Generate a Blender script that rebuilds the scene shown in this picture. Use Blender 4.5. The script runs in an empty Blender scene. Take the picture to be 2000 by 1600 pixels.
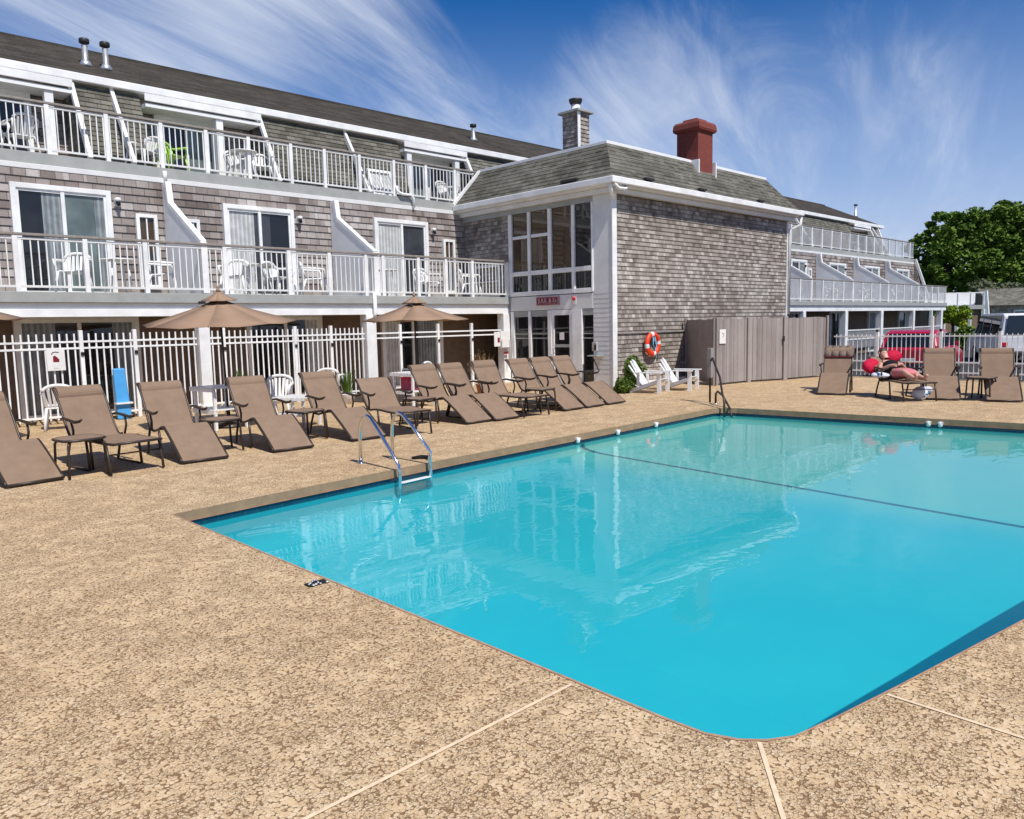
import bpy, bmesh, math, random
from mathutils import Vector, Matrix
R = math.radians
random.seed(7)
scene = bpy.context.scene
COL = scene.collection
# ------------------------------------------------------------------ camera
cam_d = bpy.data.cameras.new('Camera'); cam = bpy.data.objects.new('Camera', cam_d); COL.objects.link(cam)
F_PX, YAW, PITCH, ROLL, CAMH = 1513.98, 0.800429, -0.108805, -0.0216151, 1.65
fw = Vector((math.cos(YAW)*math.cos(PITCH), math.sin(YAW)*math.cos(PITCH), math.sin(PITCH)))
rt = fw.cross(Vector((0,0,1))).normalized(); up = rt.cross(fw)
cr, sr = math.cos(ROLL), math.sin(ROLL)
rt, up = cr*rt + sr*up, -sr*rt + cr*up
M3 = Matrix((rt, up, -fw)).transposed()
cam.matrix_world = Matrix.Translation((0,0,CAMH)) @ M3.to_4x4()
cam_d.sensor_fit = 'HORIZONTAL'; cam_d.sensor_width = 36; cam_d.lens = F_PX/2000*36
cam_d.clip_start = 0.05; cam_d.clip_end = 2000
scene.camera = cam
# ------------------------------------------------------------------ world
SUN_AZ_DIR = Vector((-0.16, -0.99, 0)).normalized(); SUN_EL = R(56)
world = bpy.data.worlds.new('World'); scene.world = world; world.use_nodes = True
nt = world.node_tree; N = nt.nodes; Lk = nt.links
for n in list(N): N.remove(n)
out = N.new('ShaderNodeOutputWorld'); bg = N.new('ShaderNodeBackground')
sky = N.new('ShaderNodeTexSky'); sky.sky_type = 'NISHITA'; sky.sun_disc = False
sky.sun_elevation = SUN_EL; sky.sun_rotation = math.atan2(SUN_AZ_DIR.x, SUN_AZ_DIR.y)
sky.air_density = 1.0; sky.dust_density = 0.4; sky.ozone_density = 3.0
hs = N.new('ShaderNodeHueSaturation'); hs.inputs['Saturation'].default_value = 1.85; hs.inputs['Value'].default_value = 0.62
hs.inputs['Hue'].default_value = 0.512; Lk.new(sky.outputs[0], hs.inputs['Color'])
tc = N.new('ShaderNodeTexCoord'); sep = N.new('ShaderNodeSeparateXYZ'); Lk.new(tc.outputs['Generated'], sep.inputs[0])
def wm(op, a, b=None, c=None):
    n = N.new('ShaderNodeMath'); n.operation = op
    for i, v in enumerate((a, b, c)):
        if v is None: continue
        if isinstance(v, (int, float)): n.inputs[i].default_value = v
        else: Lk.new(v, n.inputs[i])
    return n.outputs[0]
zz = wm('ADD', wm('MAXIMUM', sep.outputs[2], 0.0), 0.12)
cx = wm('DIVIDE', sep.outputs[0], zz); cy = wm('DIVIDE', sep.outputs[1], zz)
cmb = N.new('ShaderNodeCombineXYZ'); Lk.new(cx, cmb.inputs[0]); Lk.new(cy, cmb.inputs[1])
mp0 = N.new('ShaderNodeMapping'); mp0.inputs['Rotation'].default_value = (0,0,R(-22)); Lk.new(cmb.outputs[0], mp0.inputs[0])
mp = N.new('ShaderNodeMapping'); mp.inputs['Scale'].default_value = (0.36, 1.35, 1); mp.inputs['Location'].default_value = (1.3, 0.4, 0)
Lk.new(mp0.outputs[0], mp.inputs[0])
n1 = N.new('ShaderNodeTexNoise'); n1.inputs['Scale'].default_value = 0.8; n1.inputs['Detail'].default_value = 9; n1.inputs['Roughness'].default_value = 0.52; n1.inputs['Distortion'].default_value = 1.4
Lk.new(mp.outputs[0], n1.inputs['Vector'])
n2 = N.new('ShaderNodeTexNoise'); n2.inputs['Scale'].default_value = 0.55; n2.inputs['Detail'].default_value = 3; n2.inputs['Distortion'].default_value = 0.4
Lk.new(cmb.outputs[0], n2.inputs['Vector'])
mp2 = N.new('ShaderNodeMapping'); mp2.inputs['Scale'].default_value = (0.55, 3.4, 1); mp2.inputs['Location'].default_value = (3.1, 1.7, 0); Lk.new(mp0.outputs[0], mp2.inputs[0])
n3 = N.new('ShaderNodeTexNoise'); n3.inputs['Scale'].default_value = 1.0; n3.inputs['Detail'].default_value = 10; n3.inputs['Roughness'].default_value = 0.66; n3.inputs['Distortion'].default_value = 1.5
Lk.new(mp2.outputs[0], n3.inputs['Vector'])
def blob(px, py, sharp, amp):
    d = (fw*F_PX + rt*(px-1000) - up*(py-800)).normalized()
    n = N.new('ShaderNodeVectorMath'); n.operation = 'DOT_PRODUCT'; Lk.new(nrm.outputs[0], n.inputs[0]); n.inputs[1].default_value = d
    p = wm('POWER', wm('MAXIMUM', n.outputs['Value'], 0.0), sharp)
    return wm('MULTIPLY', p, amp)
nrm = N.new('ShaderNodeVectorMath'); nrm.operation = 'NORMALIZE'; Lk.new(tc.outputs['Generated'], nrm.inputs[0])
cov = None
for b in [(150,60,12,0.06),(1650,380,60,.16),(1350,120,100,.07),(1150,60,260,.06),(560,60,60,0.16),(880,180,70,0.22),(1150,250,60,0.18),(1450,330,30,0.14),(1010,50,160,-0.42),(1850,60,9,-0.27),(660,215,260,-0.24),(440,-20,200,.12)]:
    v = blob(*b); cov = v if cov is None else wm('ADD', cov, v)
dens = wm('ADD', wm('ADD', wm('ADD', wm('MULTIPLY', n1.outputs[0], 0.75), wm('MULTIPLY', n3.outputs[0], 0.62)), wm('MULTIPLY', n2.outputs[0], 0.38)), cov)
mr = N.new('ShaderNodeMapRange'); mr.interpolation_type = 'SMOOTHSTEP'; mr.inputs['From Min'].default_value = 0.76; mr.inputs['From Max'].default_value = 1.34; mr.inputs['To Max'].default_value = 0.80
Lk.new(dens, mr.inputs['Value'])
hz = N.new('ShaderNodeMapRange'); hz.interpolation_type = 'SMOOTHSTEP'; hz.inputs['From Min'].default_value = -.02; hz.inputs['From Max'].default_value = .42; hz.inputs['To Min'].default_value = .92; hz.inputs['To Max'].default_value = 0
Lk.new(sep.outputs[2], hz.inputs['Value'])
hmix = N.new('ShaderNodeMixRGB'); Lk.new(hz.outputs[0], hmix.inputs[0]); Lk.new(hs.outputs[0], hmix.inputs[1]); hmix.inputs[2].default_value = (3.3, 3.9, 5.5, 1)
mix = N.new('ShaderNodeMixRGB'); Lk.new(mr.outputs[0], mix.inputs[0]); Lk.new(hmix.outputs[0], mix.inputs[1]); mix.inputs[2].default_value = (4.6, 5.0, 5.8, 1)
Lk.new(mix.outputs[0], bg.inputs[0]); bg.inputs[1].default_value = 0.11
Lk.new(bg.outputs[0], out.inputs[0])
# ------------------------------------------------------------------ sun
sd = bpy.data.lights.new('Sun', 'SUN'); sd.energy = 3.35; sd.angle = R(0.5); sd.color = (1.0, 0.955, 0.88)
so = bpy.data.objects.new('Sun', sd); COL.objects.link(so)
sv = Vector((SUN_AZ_DIR.x*math.cos(SUN_EL), SUN_AZ_DIR.y*math.cos(SUN_EL), math.sin(SUN_EL)))
so.rotation_euler = sv.to_track_quat('Z', 'Y').to_euler(); so.location = (5, -10, 20)
scene.view_settings.view_transform = 'Standard'; scene.view_settings.look = 'None'
scene.view_settings.exposure = 0.52; scene.view_settings.gamma = 1
scene.render.engine = 'CYCLES'
try:
    scene.cycles.transparent_max_bounces = 12; scene.cycles.max_bounces = 7
    scene.cycles.caustics_reflective = False; scene.cycles.caustics_refractive = True
except Exception: pass

# ================================================================== materials
MATS = {}
def new_mat(name):
    m = bpy.data.materials.new(name); m.use_nodes = True
    return m, m.node_tree, m.node_tree.nodes['Principled BSDF']
class G:
    """tiny node helper"""
    def __init__(s, nt): s.nt = nt
    def n(s, t, **k):
        x = s.nt.nodes.new(t)
        for a, b in k.items(): setattr(x, a, b)
        return x
    def L(s, a, b): s.nt.links.new(a, b)
    def math(s, op, a, b=None):
        x = s.n('ShaderNodeMath', operation=op)
        for i, v in enumerate((a, b)):
            if v is None: continue
            if isinstance(v, (int, float)): x.inputs[i].default_value = v
            else: s.L(v, x.inputs[i])
        return x.outputs[0]
    def pos(s):
        return s.n('ShaderNodeNewGeometry').outputs['Position']
    def noise(s, vec, scale, detail=4, rough=.55, dist=0):
        x = s.n('ShaderNodeTexNoise'); x.inputs['Scale'].default_value = scale; x.inputs['Detail'].default_value = detail
        x.inputs['Roughness'].default_value = rough; x.inputs['Distortion'].default_value = dist
        if vec is not None: s.L(vec, x.inputs['Vector'])
        return x
    def ramp(s, fac, stops):
        x = s.n('ShaderNodeValToRGB'); e = x.color_ramp.elements
        e[0].position, e[0].color = stops[0][0], (*stops[0][1], 1)
        e[1].position, e[1].color = stops[-1][0], (*stops[-1][1], 1)
        for p, c in stops[1:-1]:
            q = e.new(p); q.color = (*c, 1)
        s.L(fac, x.inputs[0]); return x.outputs[0]
    def mixc(s, fac, a, b, typ='MIX'):
        x = s.n('ShaderNodeMixRGB', blend_type=typ)
        for i, v in enumerate((fac, a, b)):
            if isinstance(v, (int, float)): x.inputs[i].default_value = v
            elif isinstance(v, tuple): x.inputs[i].default_value = (*v, 1)
            else: s.L(v, x.inputs[i])
        return x.outputs[0]
    def bump(s, h, strength, dist, bsdf):
        x = s.n('ShaderNodeBump'); x.inputs['Strength'].default_value = strength; x.inputs['Distance'].default_value = dist
        s.L(h, x.inputs['Height']); s.L(x.outputs[0], bsdf.inputs['Normal'])
def flat(name, col, rough=.5, metal=0., var=.12, scale=6, spec=None, bump=0):
    m, t, b = new_mat(name); g = G(t)
    n = g.noise(g.pos(), scale, 5, .6)
    lo = tuple(c*(1-var) for c in col); hi = tuple(min(1, c*(1+var*.6)) for c in col)
    c = g.ramp(n.outputs[0], [(.3, lo), (.7, hi)])
    g.L(c, b.inputs['Base Color']); b.inputs['Roughness'].default_value = rough; b.inputs['Metallic'].default_value = metal
    if rough >= .65: b.inputs['Specular IOR Level'].default_value = .15
    if bump: g.bump(n.outputs[0], bump, .01, b)
    MATS[name] = m; return m
flat('white_paint', (.86,.86,.84), .45, var=.16, scale=2.2)
flat('offwhite_paint', (.74,.74,.72), .5, var=.10, scale=2)
flat('grey_trim', (.36,.37,.35), .6, var=.14, scale=3)
flat('panel_grey', (.84,.84,.83), .6, var=.08, scale=2)
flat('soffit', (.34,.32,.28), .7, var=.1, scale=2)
flat('rail_wood', (.30,.27,.24), .7, var=.22, scale=9)
flat('white_plastic', (.80,.80,.78), .35, var=.04, scale=8)
flat('green_plastic', (.45,.72,.12), .35, var=.05)
flat('bronze_metal', (.050,.036,.027), .42, .3, var=.25, scale=20)
flat('chrome', (.72,.73,.74), .16, 1.0, var=.04)
flat('galvanised', (.50,.52,.54), .4, .6, var=.2, scale=12)
flat('dark_metal', (.035,.035,.035), .5, .2, var=.2)
flat('black_rubber', (.02,.02,.02), .7, var=.2)
flat('brick_red', (.20,.042,.028), .8, var=.2, scale=18, bump=.3)
flat('red_paint', (.38,.015,.03), .3, var=.08)
flat('car_red', (.42,.008,.035), .18, var=.05)
flat('car_white', (.75,.76,.78), .2, var=.03)
flat('sign_maroon', (.20,.008,.02), .5, var=.1)
flat('sign_pink', (.62,.42,.45), .6, var=.05)
flat('paper', (.78,.76,.74), .7, var=.05)
flat('ring_orange', (.80,.055,.012), .45, var=.06)
flat('ring_white', (.78,.78,.80), .5, var=.04)
flat('ring_rope', (.12,.42,.58), .6, var=.1)
flat('blue_foam', (.06,.32,.66), .5, var=.15, scale=5)
flat('cloth_red', (.52,.012,.05), .75, var=.15, scale=14)
flat('cloth_pink', (.62,.20,.22), .8, var=.12, scale=14)
flat('cloth_black', (.012,.012,.015), .8, var=.2)
flat('cloth_white', (.62,.66,.74), .8, var=.1)
flat('skin', (.62,.33,.24), .5, var=.08, scale=12)
flat('hair', (.055,.030,.018), .6, var=.3, scale=60)
flat('bark', (.10,.075,.055), .9, var=.3, scale=8, bump=.6)
def m_brick():
    m, t, b = new_mat('chimney_brick'); g = G(t); s_ = g.n('ShaderNodeSeparateXYZ'); g.L(g.pos(), s_.inputs[0]); cb = g.n('ShaderNodeCombineXYZ')
    g.L(g.math('ADD', s_.outputs[0], s_.outputs[1]), cb.inputs[0]); g.L(s_.outputs[2], cb.inputs[1]); br = g.n('ShaderNodeTexBrick'); g.L(cb.outputs[0], br.inputs['Vector'])
    br.inputs['Scale'].default_value = 1; br.inputs['Brick Width'].default_value = .21; br.inputs['Row Height'].default_value = .072; br.inputs['Mortar Size'].default_value = .007
    br.inputs['Color1'].default_value = (.29,.052,.032,1); br.inputs['Color2'].default_value = (.22,.042,.028,1); br.inputs['Mortar'].default_value = (.13,.055,.045,1)
    n = g.noise(g.pos(), 9, 5, .7); c = g.mixc(g.math('MULTIPLY', n.outputs[0], .5), br.outputs[0], (.11,.026,.02)); g.L(c, b.inputs['Base Color']); b.inputs['Roughness'].default_value = .85
    g.bump(br.outputs['Fac'], -.5, .01, b); MATS['brick_red'] = m
m_brick()
flat('dirt', (.10,.07,.045), .95, var=.3, scale=10, bump=.5)
flat('terracotta', (.34,.14,.08), .8, var=.15)
flat('magenta_box', (.34,.02,.08), .5, var=.15)
flat('towel_brown', (.20,.15,.12), .9, var=.2, scale=9)
flat('tan_canvas', (.34,.225,.15), .85, var=.08, scale=4)
flat('rope_blue', (.005,.12,.22), .6, var=.1)
flat('dark_room', (.010,.010,.012), .9, var=.2)
flat('lens_red', (.5,.01,.01), .25, var=.05)
flat('flash_white', (.62,.63,.60), .5, .2, var=.1)
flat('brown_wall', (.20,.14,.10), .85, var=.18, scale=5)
flat('beige_frame', (.42,.40,.36), .55, var=.06)
flat('table_glass', (.30,.27,.23), .12, var=.05)

def m_sling():
    m, t, b = new_mat('sling_fabric'); g = G(t)
    tcn = g.n('ShaderNodeTexCoord')
    w = g.n('ShaderNodeTexWave', wave_type='BANDS', bands_direction='Y'); w.inputs['Scale'].default_value = 55; w.inputs['Distortion'].default_value = .4
    g.L(tcn.outputs['Object'], w.inputs['Vector'])
    n = g.noise(tcn.outputs['Object'], 7, 4); n3 = g.noise(tcn.outputs['Object'], 160, 2)
    c = g.ramp(n.outputs[0], [(.25, (.225,.150,.098)), (.75, (.29,.198,.132))])
    c = g.mixc(.18, c, g.ramp(n3.outputs[0], [(.3, (.12,.08,.06)), (.7, (.36,.27,.21))]))
    g.L(c, b.inputs['Base Color']); b.inputs['Roughness'].default_value = .85; b.inputs['Specular IOR Level'].default_value = .15
    g.bump(w.outputs[0], .25, .004, b); MATS['sling_fabric'] = m
m_sling()

def shingles(name, axis, cols, row=.14, wid=.17, rough=.85, darkfac=.5):
    """weathered cedar shingles; u along axis, v = height"""
    m, t, b = new_mat(name); g = G(t)
    s = g.n('ShaderNodeSeparateXYZ'); g.L(g.pos(), s.inputs[0])
    u = s.outputs[0 if axis == 'x' else 1]; v = s.outputs[2]
    cb = g.n('ShaderNodeCombineXYZ'); g.L(u, cb.inputs[0]); g.L(v, cb.inputs[1])
    def brick(w, off, ofr):
        x = g.n('ShaderNodeTexBrick'); x.offset = ofr; x.squash = 1
        x.inputs['Scale'].default_value = 1; x.inputs['Brick Width'].default_value = w; x.inputs['Row Height'].default_value = row
        x.inputs['Mortar Size'].default_value = .006; x.inputs['Mortar Smooth'].default_value = .3
        x.inputs['Color1'].default_value = (0,0,0,1); x.inputs['Color2'].default_value = (1,1,1,1); x.inputs['Mortar'].default_value = (.5,.5,.5,1)
        x.inputs['Bias'].default_value = 0
        mpn = g.n('ShaderNodeMapping'); mpn.inputs['Location'].default_value = (off, 0, 0); g.L(cb.outputs[0], mpn.inputs[0]); g.L(mpn.outputs[0], x.inputs['Vector'])
        return x
    b1 = brick(wid, 0, .37); b2 = brick(wid*1.7, 3.13, .61)
    mixv = g.mixc(.45, b1.outputs[0], b2.outputs[0])
    n = g.noise(cb.outputs[0], .55, 5, .6); mpn = g.n('ShaderNodeMapping'); mpn.inputs['Scale'].default_value = (9, 60, 1); g.L(cb.outputs[0], mpn.inputs[0])
    grain = g.noise(mpn.outputs[0], 1, 6, .7); mp2 = g.n('ShaderNodeMapping'); mp2.inputs['Scale'].default_value = (70, 4, 1); g.L(cb.outputs[0], mp2.inputs[0])
    gr2 = g.noise(mp2.outputs[0], 1, 4, .6)
    sm = g.math('ADD', g.math('MULTIPLY', mixv, .50), g.math('MULTIPLY', n.outputs[0], .55))
    sm = g.math('ADD', sm, g.math('MULTIPLY', grain.outputs[0], .42)); sm = g.math('ADD', sm, g.math('MULTIPLY', gr2.outputs[0], .22))
    sm = g.math('SUBTRACT', sm, .34)
    c = g.ramp(sm, [(.12, cols[0]), (.38, cols[1]), (.62, cols[2]), (.9, cols[3])])
    c = g.mixc(g.math('MULTIPLY', b1.outputs['Fac'], darkfac), c, (.035,.03,.027))
    g.L(c, b.inputs['Base Color']); b.inputs['Roughness'].default_value = rough; b.inputs['Specular IOR Level'].default_value = .18
    h = g.math('ADD', g.math('MULTIPLY', mixv, .5), g.math('MULTIPLY', gr2.outputs[0], .3)); h = g.math('SUBTRACT', h, g.math('MULTIPLY', b1.outputs['Fac'], .8))
    g.bump(h, .7, .012, b); MATS[name] = m
WSH0 = [(.085,.064,.055), (.225,.182,.158), (.37,.325,.295), (.62,.58,.545)]
WSH = [(.064,.050,.041), (.225,.190,.160), (.40,.358,.315), (.70,.66,.60)]
WSW = [(.075,.057,.050), (.22,.183,.165), (.355,.315,.292), (.62,.59,.56)]
shingles('wall_shingles_x', 'x', WSH, row=.11, wid=.15); shingles('wall_shingles_y', 'y', WSH, row=.11, wid=.15); shingles('wing_shingles', 'x', WSW, row=.165, wid=.26, darkfac=.7)
RSH = [(.045,.042,.032), (.105,.10,.078), (.165,.158,.13), (.27,.26,.215)]
shingles('mansard_shingles_x', 'x', RSH, row=.11, wid=.24); shingles('mansard_shingles_y', 'y', RSH, row=.11, wid=.24)
DSH = [(.034,.029,.023), (.060,.052,.042), (.082,.071,.058), (.11,.095,.078)]
shingles('roof_shingles', 'x', DSH, row=.085, wid=.3, darkfac=.35)

def m_deck():
    m, t, b = new_mat('textured_deck'); g = G(t); p = g.pos()
    nb = g.noise(p, 30, 3, .6)
    wv = g.n('ShaderNodeVectorMath', operation='ADD'); sc = g.n('ShaderNodeVectorMath', operation='SCALE'); sc.inputs[3].default_value = .022
    g.L(nb.outputs['Color'], sc.inputs[0]); g.L(p, wv.inputs[0]); g.L(sc.outputs[0], wv.inputs[1])
    def vor(feat, scale):
        v = g.n('ShaderNodeTexVoronoi', feature=feat); v.inputs['Scale'].default_value = scale; g.L(wv.outputs[0], v.inputs['Vector']); return v
    def mr_(val, a, b_):
        e = g.n('ShaderNodeMapRange', interpolation_type='SMOOTHSTEP'); e.inputs['From Min'].default_value = a; e.inputs['From Max'].default_value = b_; g.L(val, e.inputs['Value']); return e.outputs[0]
    f1 = vor('F1', 64); ed = vor('DISTANCE_TO_EDGE', 64); f1b = vor('F1', 118)
    vary = g.noise(p, 14, 3, .6); big = g.noise(p, .45, 5, .6); mid = g.noise(p, 3.5, 5, .65); fine = g.noise(p, 260, 3, .6)
    pit = mr_(g.math('ADD', f1.outputs['Distance'], g.math('MULTIPLY', vary.outputs[0], .30)), .75, .93)
    crack = g.math('MULTIPLY', g.math('SUBTRACT', 1.0, mr_(ed.outputs[0], .0, .10)), mr_(vary.outputs[0], .44, .60))
    pit2 = g.math('MULTIPLY', g.math('MULTIPLY', mr_(f1b.outputs['Distance'], .56, .78), mr_(mid.outputs[0], .35, .6)), .75)
    dark = g.math('MAXIMUM', g.math('MAXIMUM', pit, g.math('MULTIPLY', crack, .38)), pit2)
    base = g.ramp(big.outputs[0], [(.28, (.60,.415,.215)), (.5, (.70,.505,.275)), (.72, (.76,.58,.35))])
    base = g.mixc(g.math('MULTIPLY', mr_(mid.outputs[0], .40, .72), .40), base, (.46,.30,.165))
    cs = g.n('ShaderNodeSeparateColor'); g.L(f1.outputs['Color'], cs.inputs[0])
    base = g.mixc(.36, base, g.ramp(cs.outputs[0], [(.0, (.46,.29,.15)), (.55, (.66,.47,.29)), (1., (.86,.72,.54))]))
    col = g.mixc(g.math('MULTIPLY', dark, .93), base, (.17,.078,.026))
    col = g.mixc(.16, col, g.ramp(fine.outputs[0], [(.3, (.25,.15,.07)), (.7, (.80,.65,.46))]))
    st = g.noise(p, 1.1, 2, .5); col = g.mixc(g.math('MULTIPLY', mr_(st.outputs[0], .60, .72), .16), col, (.30,.20,.12))
    g.L(col, b.inputs['Base Color']); b.inputs['Roughness'].default_value = .9; b.inputs['Specular IOR Level'].default_value = .08
    h = g.math('SUBTRACT', g.math('ADD', 1.0, g.math('MULTIPLY', fine.outputs[0], .2)), dark)
    h = g.math('ADD', h, g.math('MULTIPLY', cs.outputs[0], .35))
    g.bump(h, .8, .007, b); MATS['deck'] = m
m_deck()
flat('coping', (.34,.225,.135), .75, var=.2, scale=9, bump=.3)
flat('joint', (.78,.61,.41), .8, var=.18, scale=20)
flat('asphalt', (.055,.055,.056), .9, var=.2, scale=30, bump=.3)
flat('lawn', (.06,.10,.03), .95, var=.3, scale=4)

def m_tile():
    m, t, b = new_mat('pool_tile'); g = G(t)
    br = g.n('ShaderNodeTexBrick'); s = g.n('ShaderNodeSeparateXYZ'); g.L(g.pos(), s.inputs[0]); cb = g.n('ShaderNodeCombineXYZ')
    g.L(g.math('ADD', s.outputs[0], s.outputs[1]), cb.inputs[0]); g.L(s.outputs[2], cb.inputs[1]); g.L(cb.outputs[0], br.inputs['Vector'])
    br.offset = 0; br.inputs['Scale'].default_value = 1; br.inputs['Brick Width'].default_value = .15; br.inputs['Row Height'].default_value = .15; br.inputs['Mortar Size'].default_value = .003
    br.inputs['Color1'].default_value = (.002,.045,.085,1); br.inputs['Color2'].default_value = (.003,.055,.10,1); br.inputs['Mortar'].default_value = (.02,.09,.13,1)
    g.L(br.outputs[0], b.inputs['Base Color']); b.inputs['Roughness'].default_value = .2; MATS['pool_tile'] = m
m_tile()
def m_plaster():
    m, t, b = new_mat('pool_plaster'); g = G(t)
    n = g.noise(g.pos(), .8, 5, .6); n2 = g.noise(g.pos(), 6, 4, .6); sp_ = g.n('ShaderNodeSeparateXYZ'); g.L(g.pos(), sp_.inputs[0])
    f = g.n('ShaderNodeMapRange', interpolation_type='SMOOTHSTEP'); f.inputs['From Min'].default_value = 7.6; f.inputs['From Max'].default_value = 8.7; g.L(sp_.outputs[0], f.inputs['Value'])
    deep_water_tint = g.ramp(n.outputs[0], [(.3, (.032,.755,.92)), (.7, (.05,.83,.95))]); shallow_water_tint = g.ramp(n.outputs[0], [(.3, (.32,.88,.82)), (.7, (.40,.93,.86))])  # water absorption put into the plaster colour: bluer deep end, paler green shallow end
    c = g.mixc(f.outputs[0], deep_water_tint, shallow_water_tint); c = g.mixc(g.math('MULTIPLY', n2.outputs[0], .12), c, (.08,.62,.74))
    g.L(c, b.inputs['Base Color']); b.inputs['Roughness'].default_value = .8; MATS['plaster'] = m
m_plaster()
def m_water():
    m = bpy.data.materials.new('pool_water'); m.use_nodes = True; t = m.node_tree; g = G(t)
    for n in list(t.nodes): t.nodes.remove(n)
    o = g.n('ShaderNodeOutputMaterial'); gl = g.n('ShaderNodeBsdfGlossy'); mx = g.n('ShaderNodeMixShader'); fr = g.n('ShaderNodeFresnel'); rf = g.n('ShaderNodeBsdfRefraction')
    rf.inputs['IOR'].default_value = 1.33; rf.inputs['Roughness'].default_value = 0; rf.inputs['Color'].default_value = (.78,1,1,1)
    gl.inputs['Roughness'].default_value = .008; fr.inputs['IOR'].default_value = 1.50
    p = g.pos(); mpn = g.n('ShaderNodeMapping'); mpn.inputs['Rotation'].default_value = (0,0,R(40)); mpn.inputs['Scale'].default_value = (1,2.4,1); g.L(p, mpn.inputs[0])
    a = g.noise(mpn.outputs[0], 1.5, 3, .5, .8); b2 = g.noise(p, 8, 2, .5, .3); big = g.noise(p, .35, 2)
    h = g.math('ADD', g.math('MULTIPLY', a.outputs[0], g.math('MULTIPLY', big.outputs[0], 2.)), g.math('MULTIPLY', b2.outputs[0], .09))
    bp = g.n('ShaderNodeBump'); bp.inputs['Strength'].default_value = .055; bp.inputs['Distance'].default_value = .045; g.L(h, bp.inputs['Height'])
    g.L(bp.outputs[0], gl.inputs['Normal']); g.L(bp.outputs[0], fr.inputs['Normal'])
    df = g.n('ShaderNodeBsdfDiffuse'); df.inputs[0].default_value = (.05,.68,.76,1); m2 = g.n('ShaderNodeMixShader'); m2.inputs[0].default_value = .13; g.L(rf.outputs[0], m2.inputs[1]); g.L(df.outputs[0], m2.inputs[2])
    g.L(fr.outputs[0], mx.inputs[0]); g.L(m2.outputs[0], mx.inputs[1]); g.L(gl.outputs[0], mx.inputs[2]); g.L(mx.outputs[0], o.inputs['Surface'])
    MATS['water'] = m
m_water()
def m_glass(name, tint, rough=.03, f0=.10):
    m, t, b = new_mat(name); g = G(t)
    n = g.noise(g.pos(), 1.3, 3); c = g.ramp(n.outputs[0], [(.35, tuple(x*.7 for x in tint)), (.65, tuple(x*1.3 for x in tint))])
    g.L(c, b.inputs['Base Color']); b.inputs['Roughness'].default_value = rough; b.inputs['IOR'].default_value = 1.5
    b.inputs['Specular IOR Level'].default_value = f0*6; g.bump(g.noise(g.pos(), .9, 2).outputs[0], .05, .05, b); MATS[name] = m
m_glass('glass_dark', (.012,.013,.015)); m_glass('glass_teal', (.13,.17,.165)); m_glass('glass_brown', (.085,.055,.030)); m_glass('glass_grey', (.05,.055,.065)); m_glass('car_glass', (.010,.014,.02))
def m_curtain(name, c0, c1, rough=.8):
    m, t, b = new_mat(name); g = G(t)
    s = g.n('ShaderNodeSeparateXYZ'); g.L(g.pos(), s.inputs[0])
    w = g.math('SINE', g.math('MULTIPLY', g.math('ADD', s.outputs[0], s.outputs[1]), 60)); n = g.noise(g.pos(), 5, 3)
    f = g.math('ADD', g.math('MULTIPLY', w, .2), n.outputs[0]); g.L(g.ramp(f, [(.3, c0), (.75, c1)]), b.inputs['Base Color'])
    b.inputs['Roughness'].default_value = rough; g.bump(w, .5, .02, b); MATS[name] = m
m_curtain('curtain', (.42,.43,.42), (.66,.67,.65), .25)
m_curtain('curtain_dark', (.16,.18,.185), (.32,.35,.36), .25)
def m_stockade(name, lo, hi, plank=.15, horiz=False):
    m, t, b = new_mat(name); g = G(t); s = g.n('ShaderNodeSeparateXYZ'); g.L(g.pos(), s.inputs[0])
    u = g.math('SUBTRACT', s.outputs[0], g.math('MULTIPLY', s.outputs[1], .7)); cb = g.n('ShaderNodeCombineXYZ')
    g.L(g.math('MULTIPLY', u, 1/plank), cb.inputs[0]); g.L(g.math('MULTIPLY', s.outputs[2], .8), cb.inputs[1])
    n = g.noise(cb.outputs[0], 6, 5, .65); n2 = g.noise(g.pos(), 1.2, 4)
    wn = g.n('ShaderNodeTexWhiteNoise', noise_dimensions='1D'); g.L(g.math('FLOOR', g.math('MULTIPLY', u, 1/plank)), wn.inputs[1])
    f = g.math('ADD', g.math('MULTIPLY', n.outputs[0], .45), g.math('ADD', g.math('MULTIPLY', n2.outputs[0], .35), g.math('MULTIPLY', wn.outputs[0], .3)))
    g.L(g.ramp(f, [(.3, lo), (.8, hi)]), b.inputs['Base Color']); b.inputs['Roughness'].default_value = .85
    g.bump(n.outputs[0], .3, .01, b); MATS[name] = m
m_stockade('stockade_wood', (.20,.170,.155), (.39,.345,.32))
def m_leaf(name, cols):
    m, t, b = new_mat(name); g = G(t)
    n = g.noise(g.pos(), .55, 4, .7); oi = g.noise(g.pos(), 9, 2)
    f = g.math('ADD', g.math('MULTIPLY', n.outputs[0], .6), g.math('MULTIPLY', oi.outputs[0], .4))
    g.L(g.ramp(f, [(.33, cols[0]), (.5, cols[1]), (.66, cols[2])]), b.inputs['Base Color']); b.inputs['Roughness'].default_value = .75; b.inputs['Specular IOR Level'].default_value = .2
    MATS[name] = m
m_leaf('leaf_dark', [(.045,.085,.010), (.10,.17,.020), (.21,.30,.05)])
m_leaf('leaf_yellow', [(.09,.15,.01), (.22,.32,.02), (.42,.46,.04)])
m_leaf('leaf_shrub', [(.03,.07,.01), (.08,.14,.02), (.18,.25,.04)])
m_leaf('leaf_grey', [(.05,.07,.03), (.12,.14,.07), (.24,.24,.15)])
m_leaf('leaf_dry', [(.10,.06,.025), (.24,.15,.07), (.40,.27,.13)])

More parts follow.
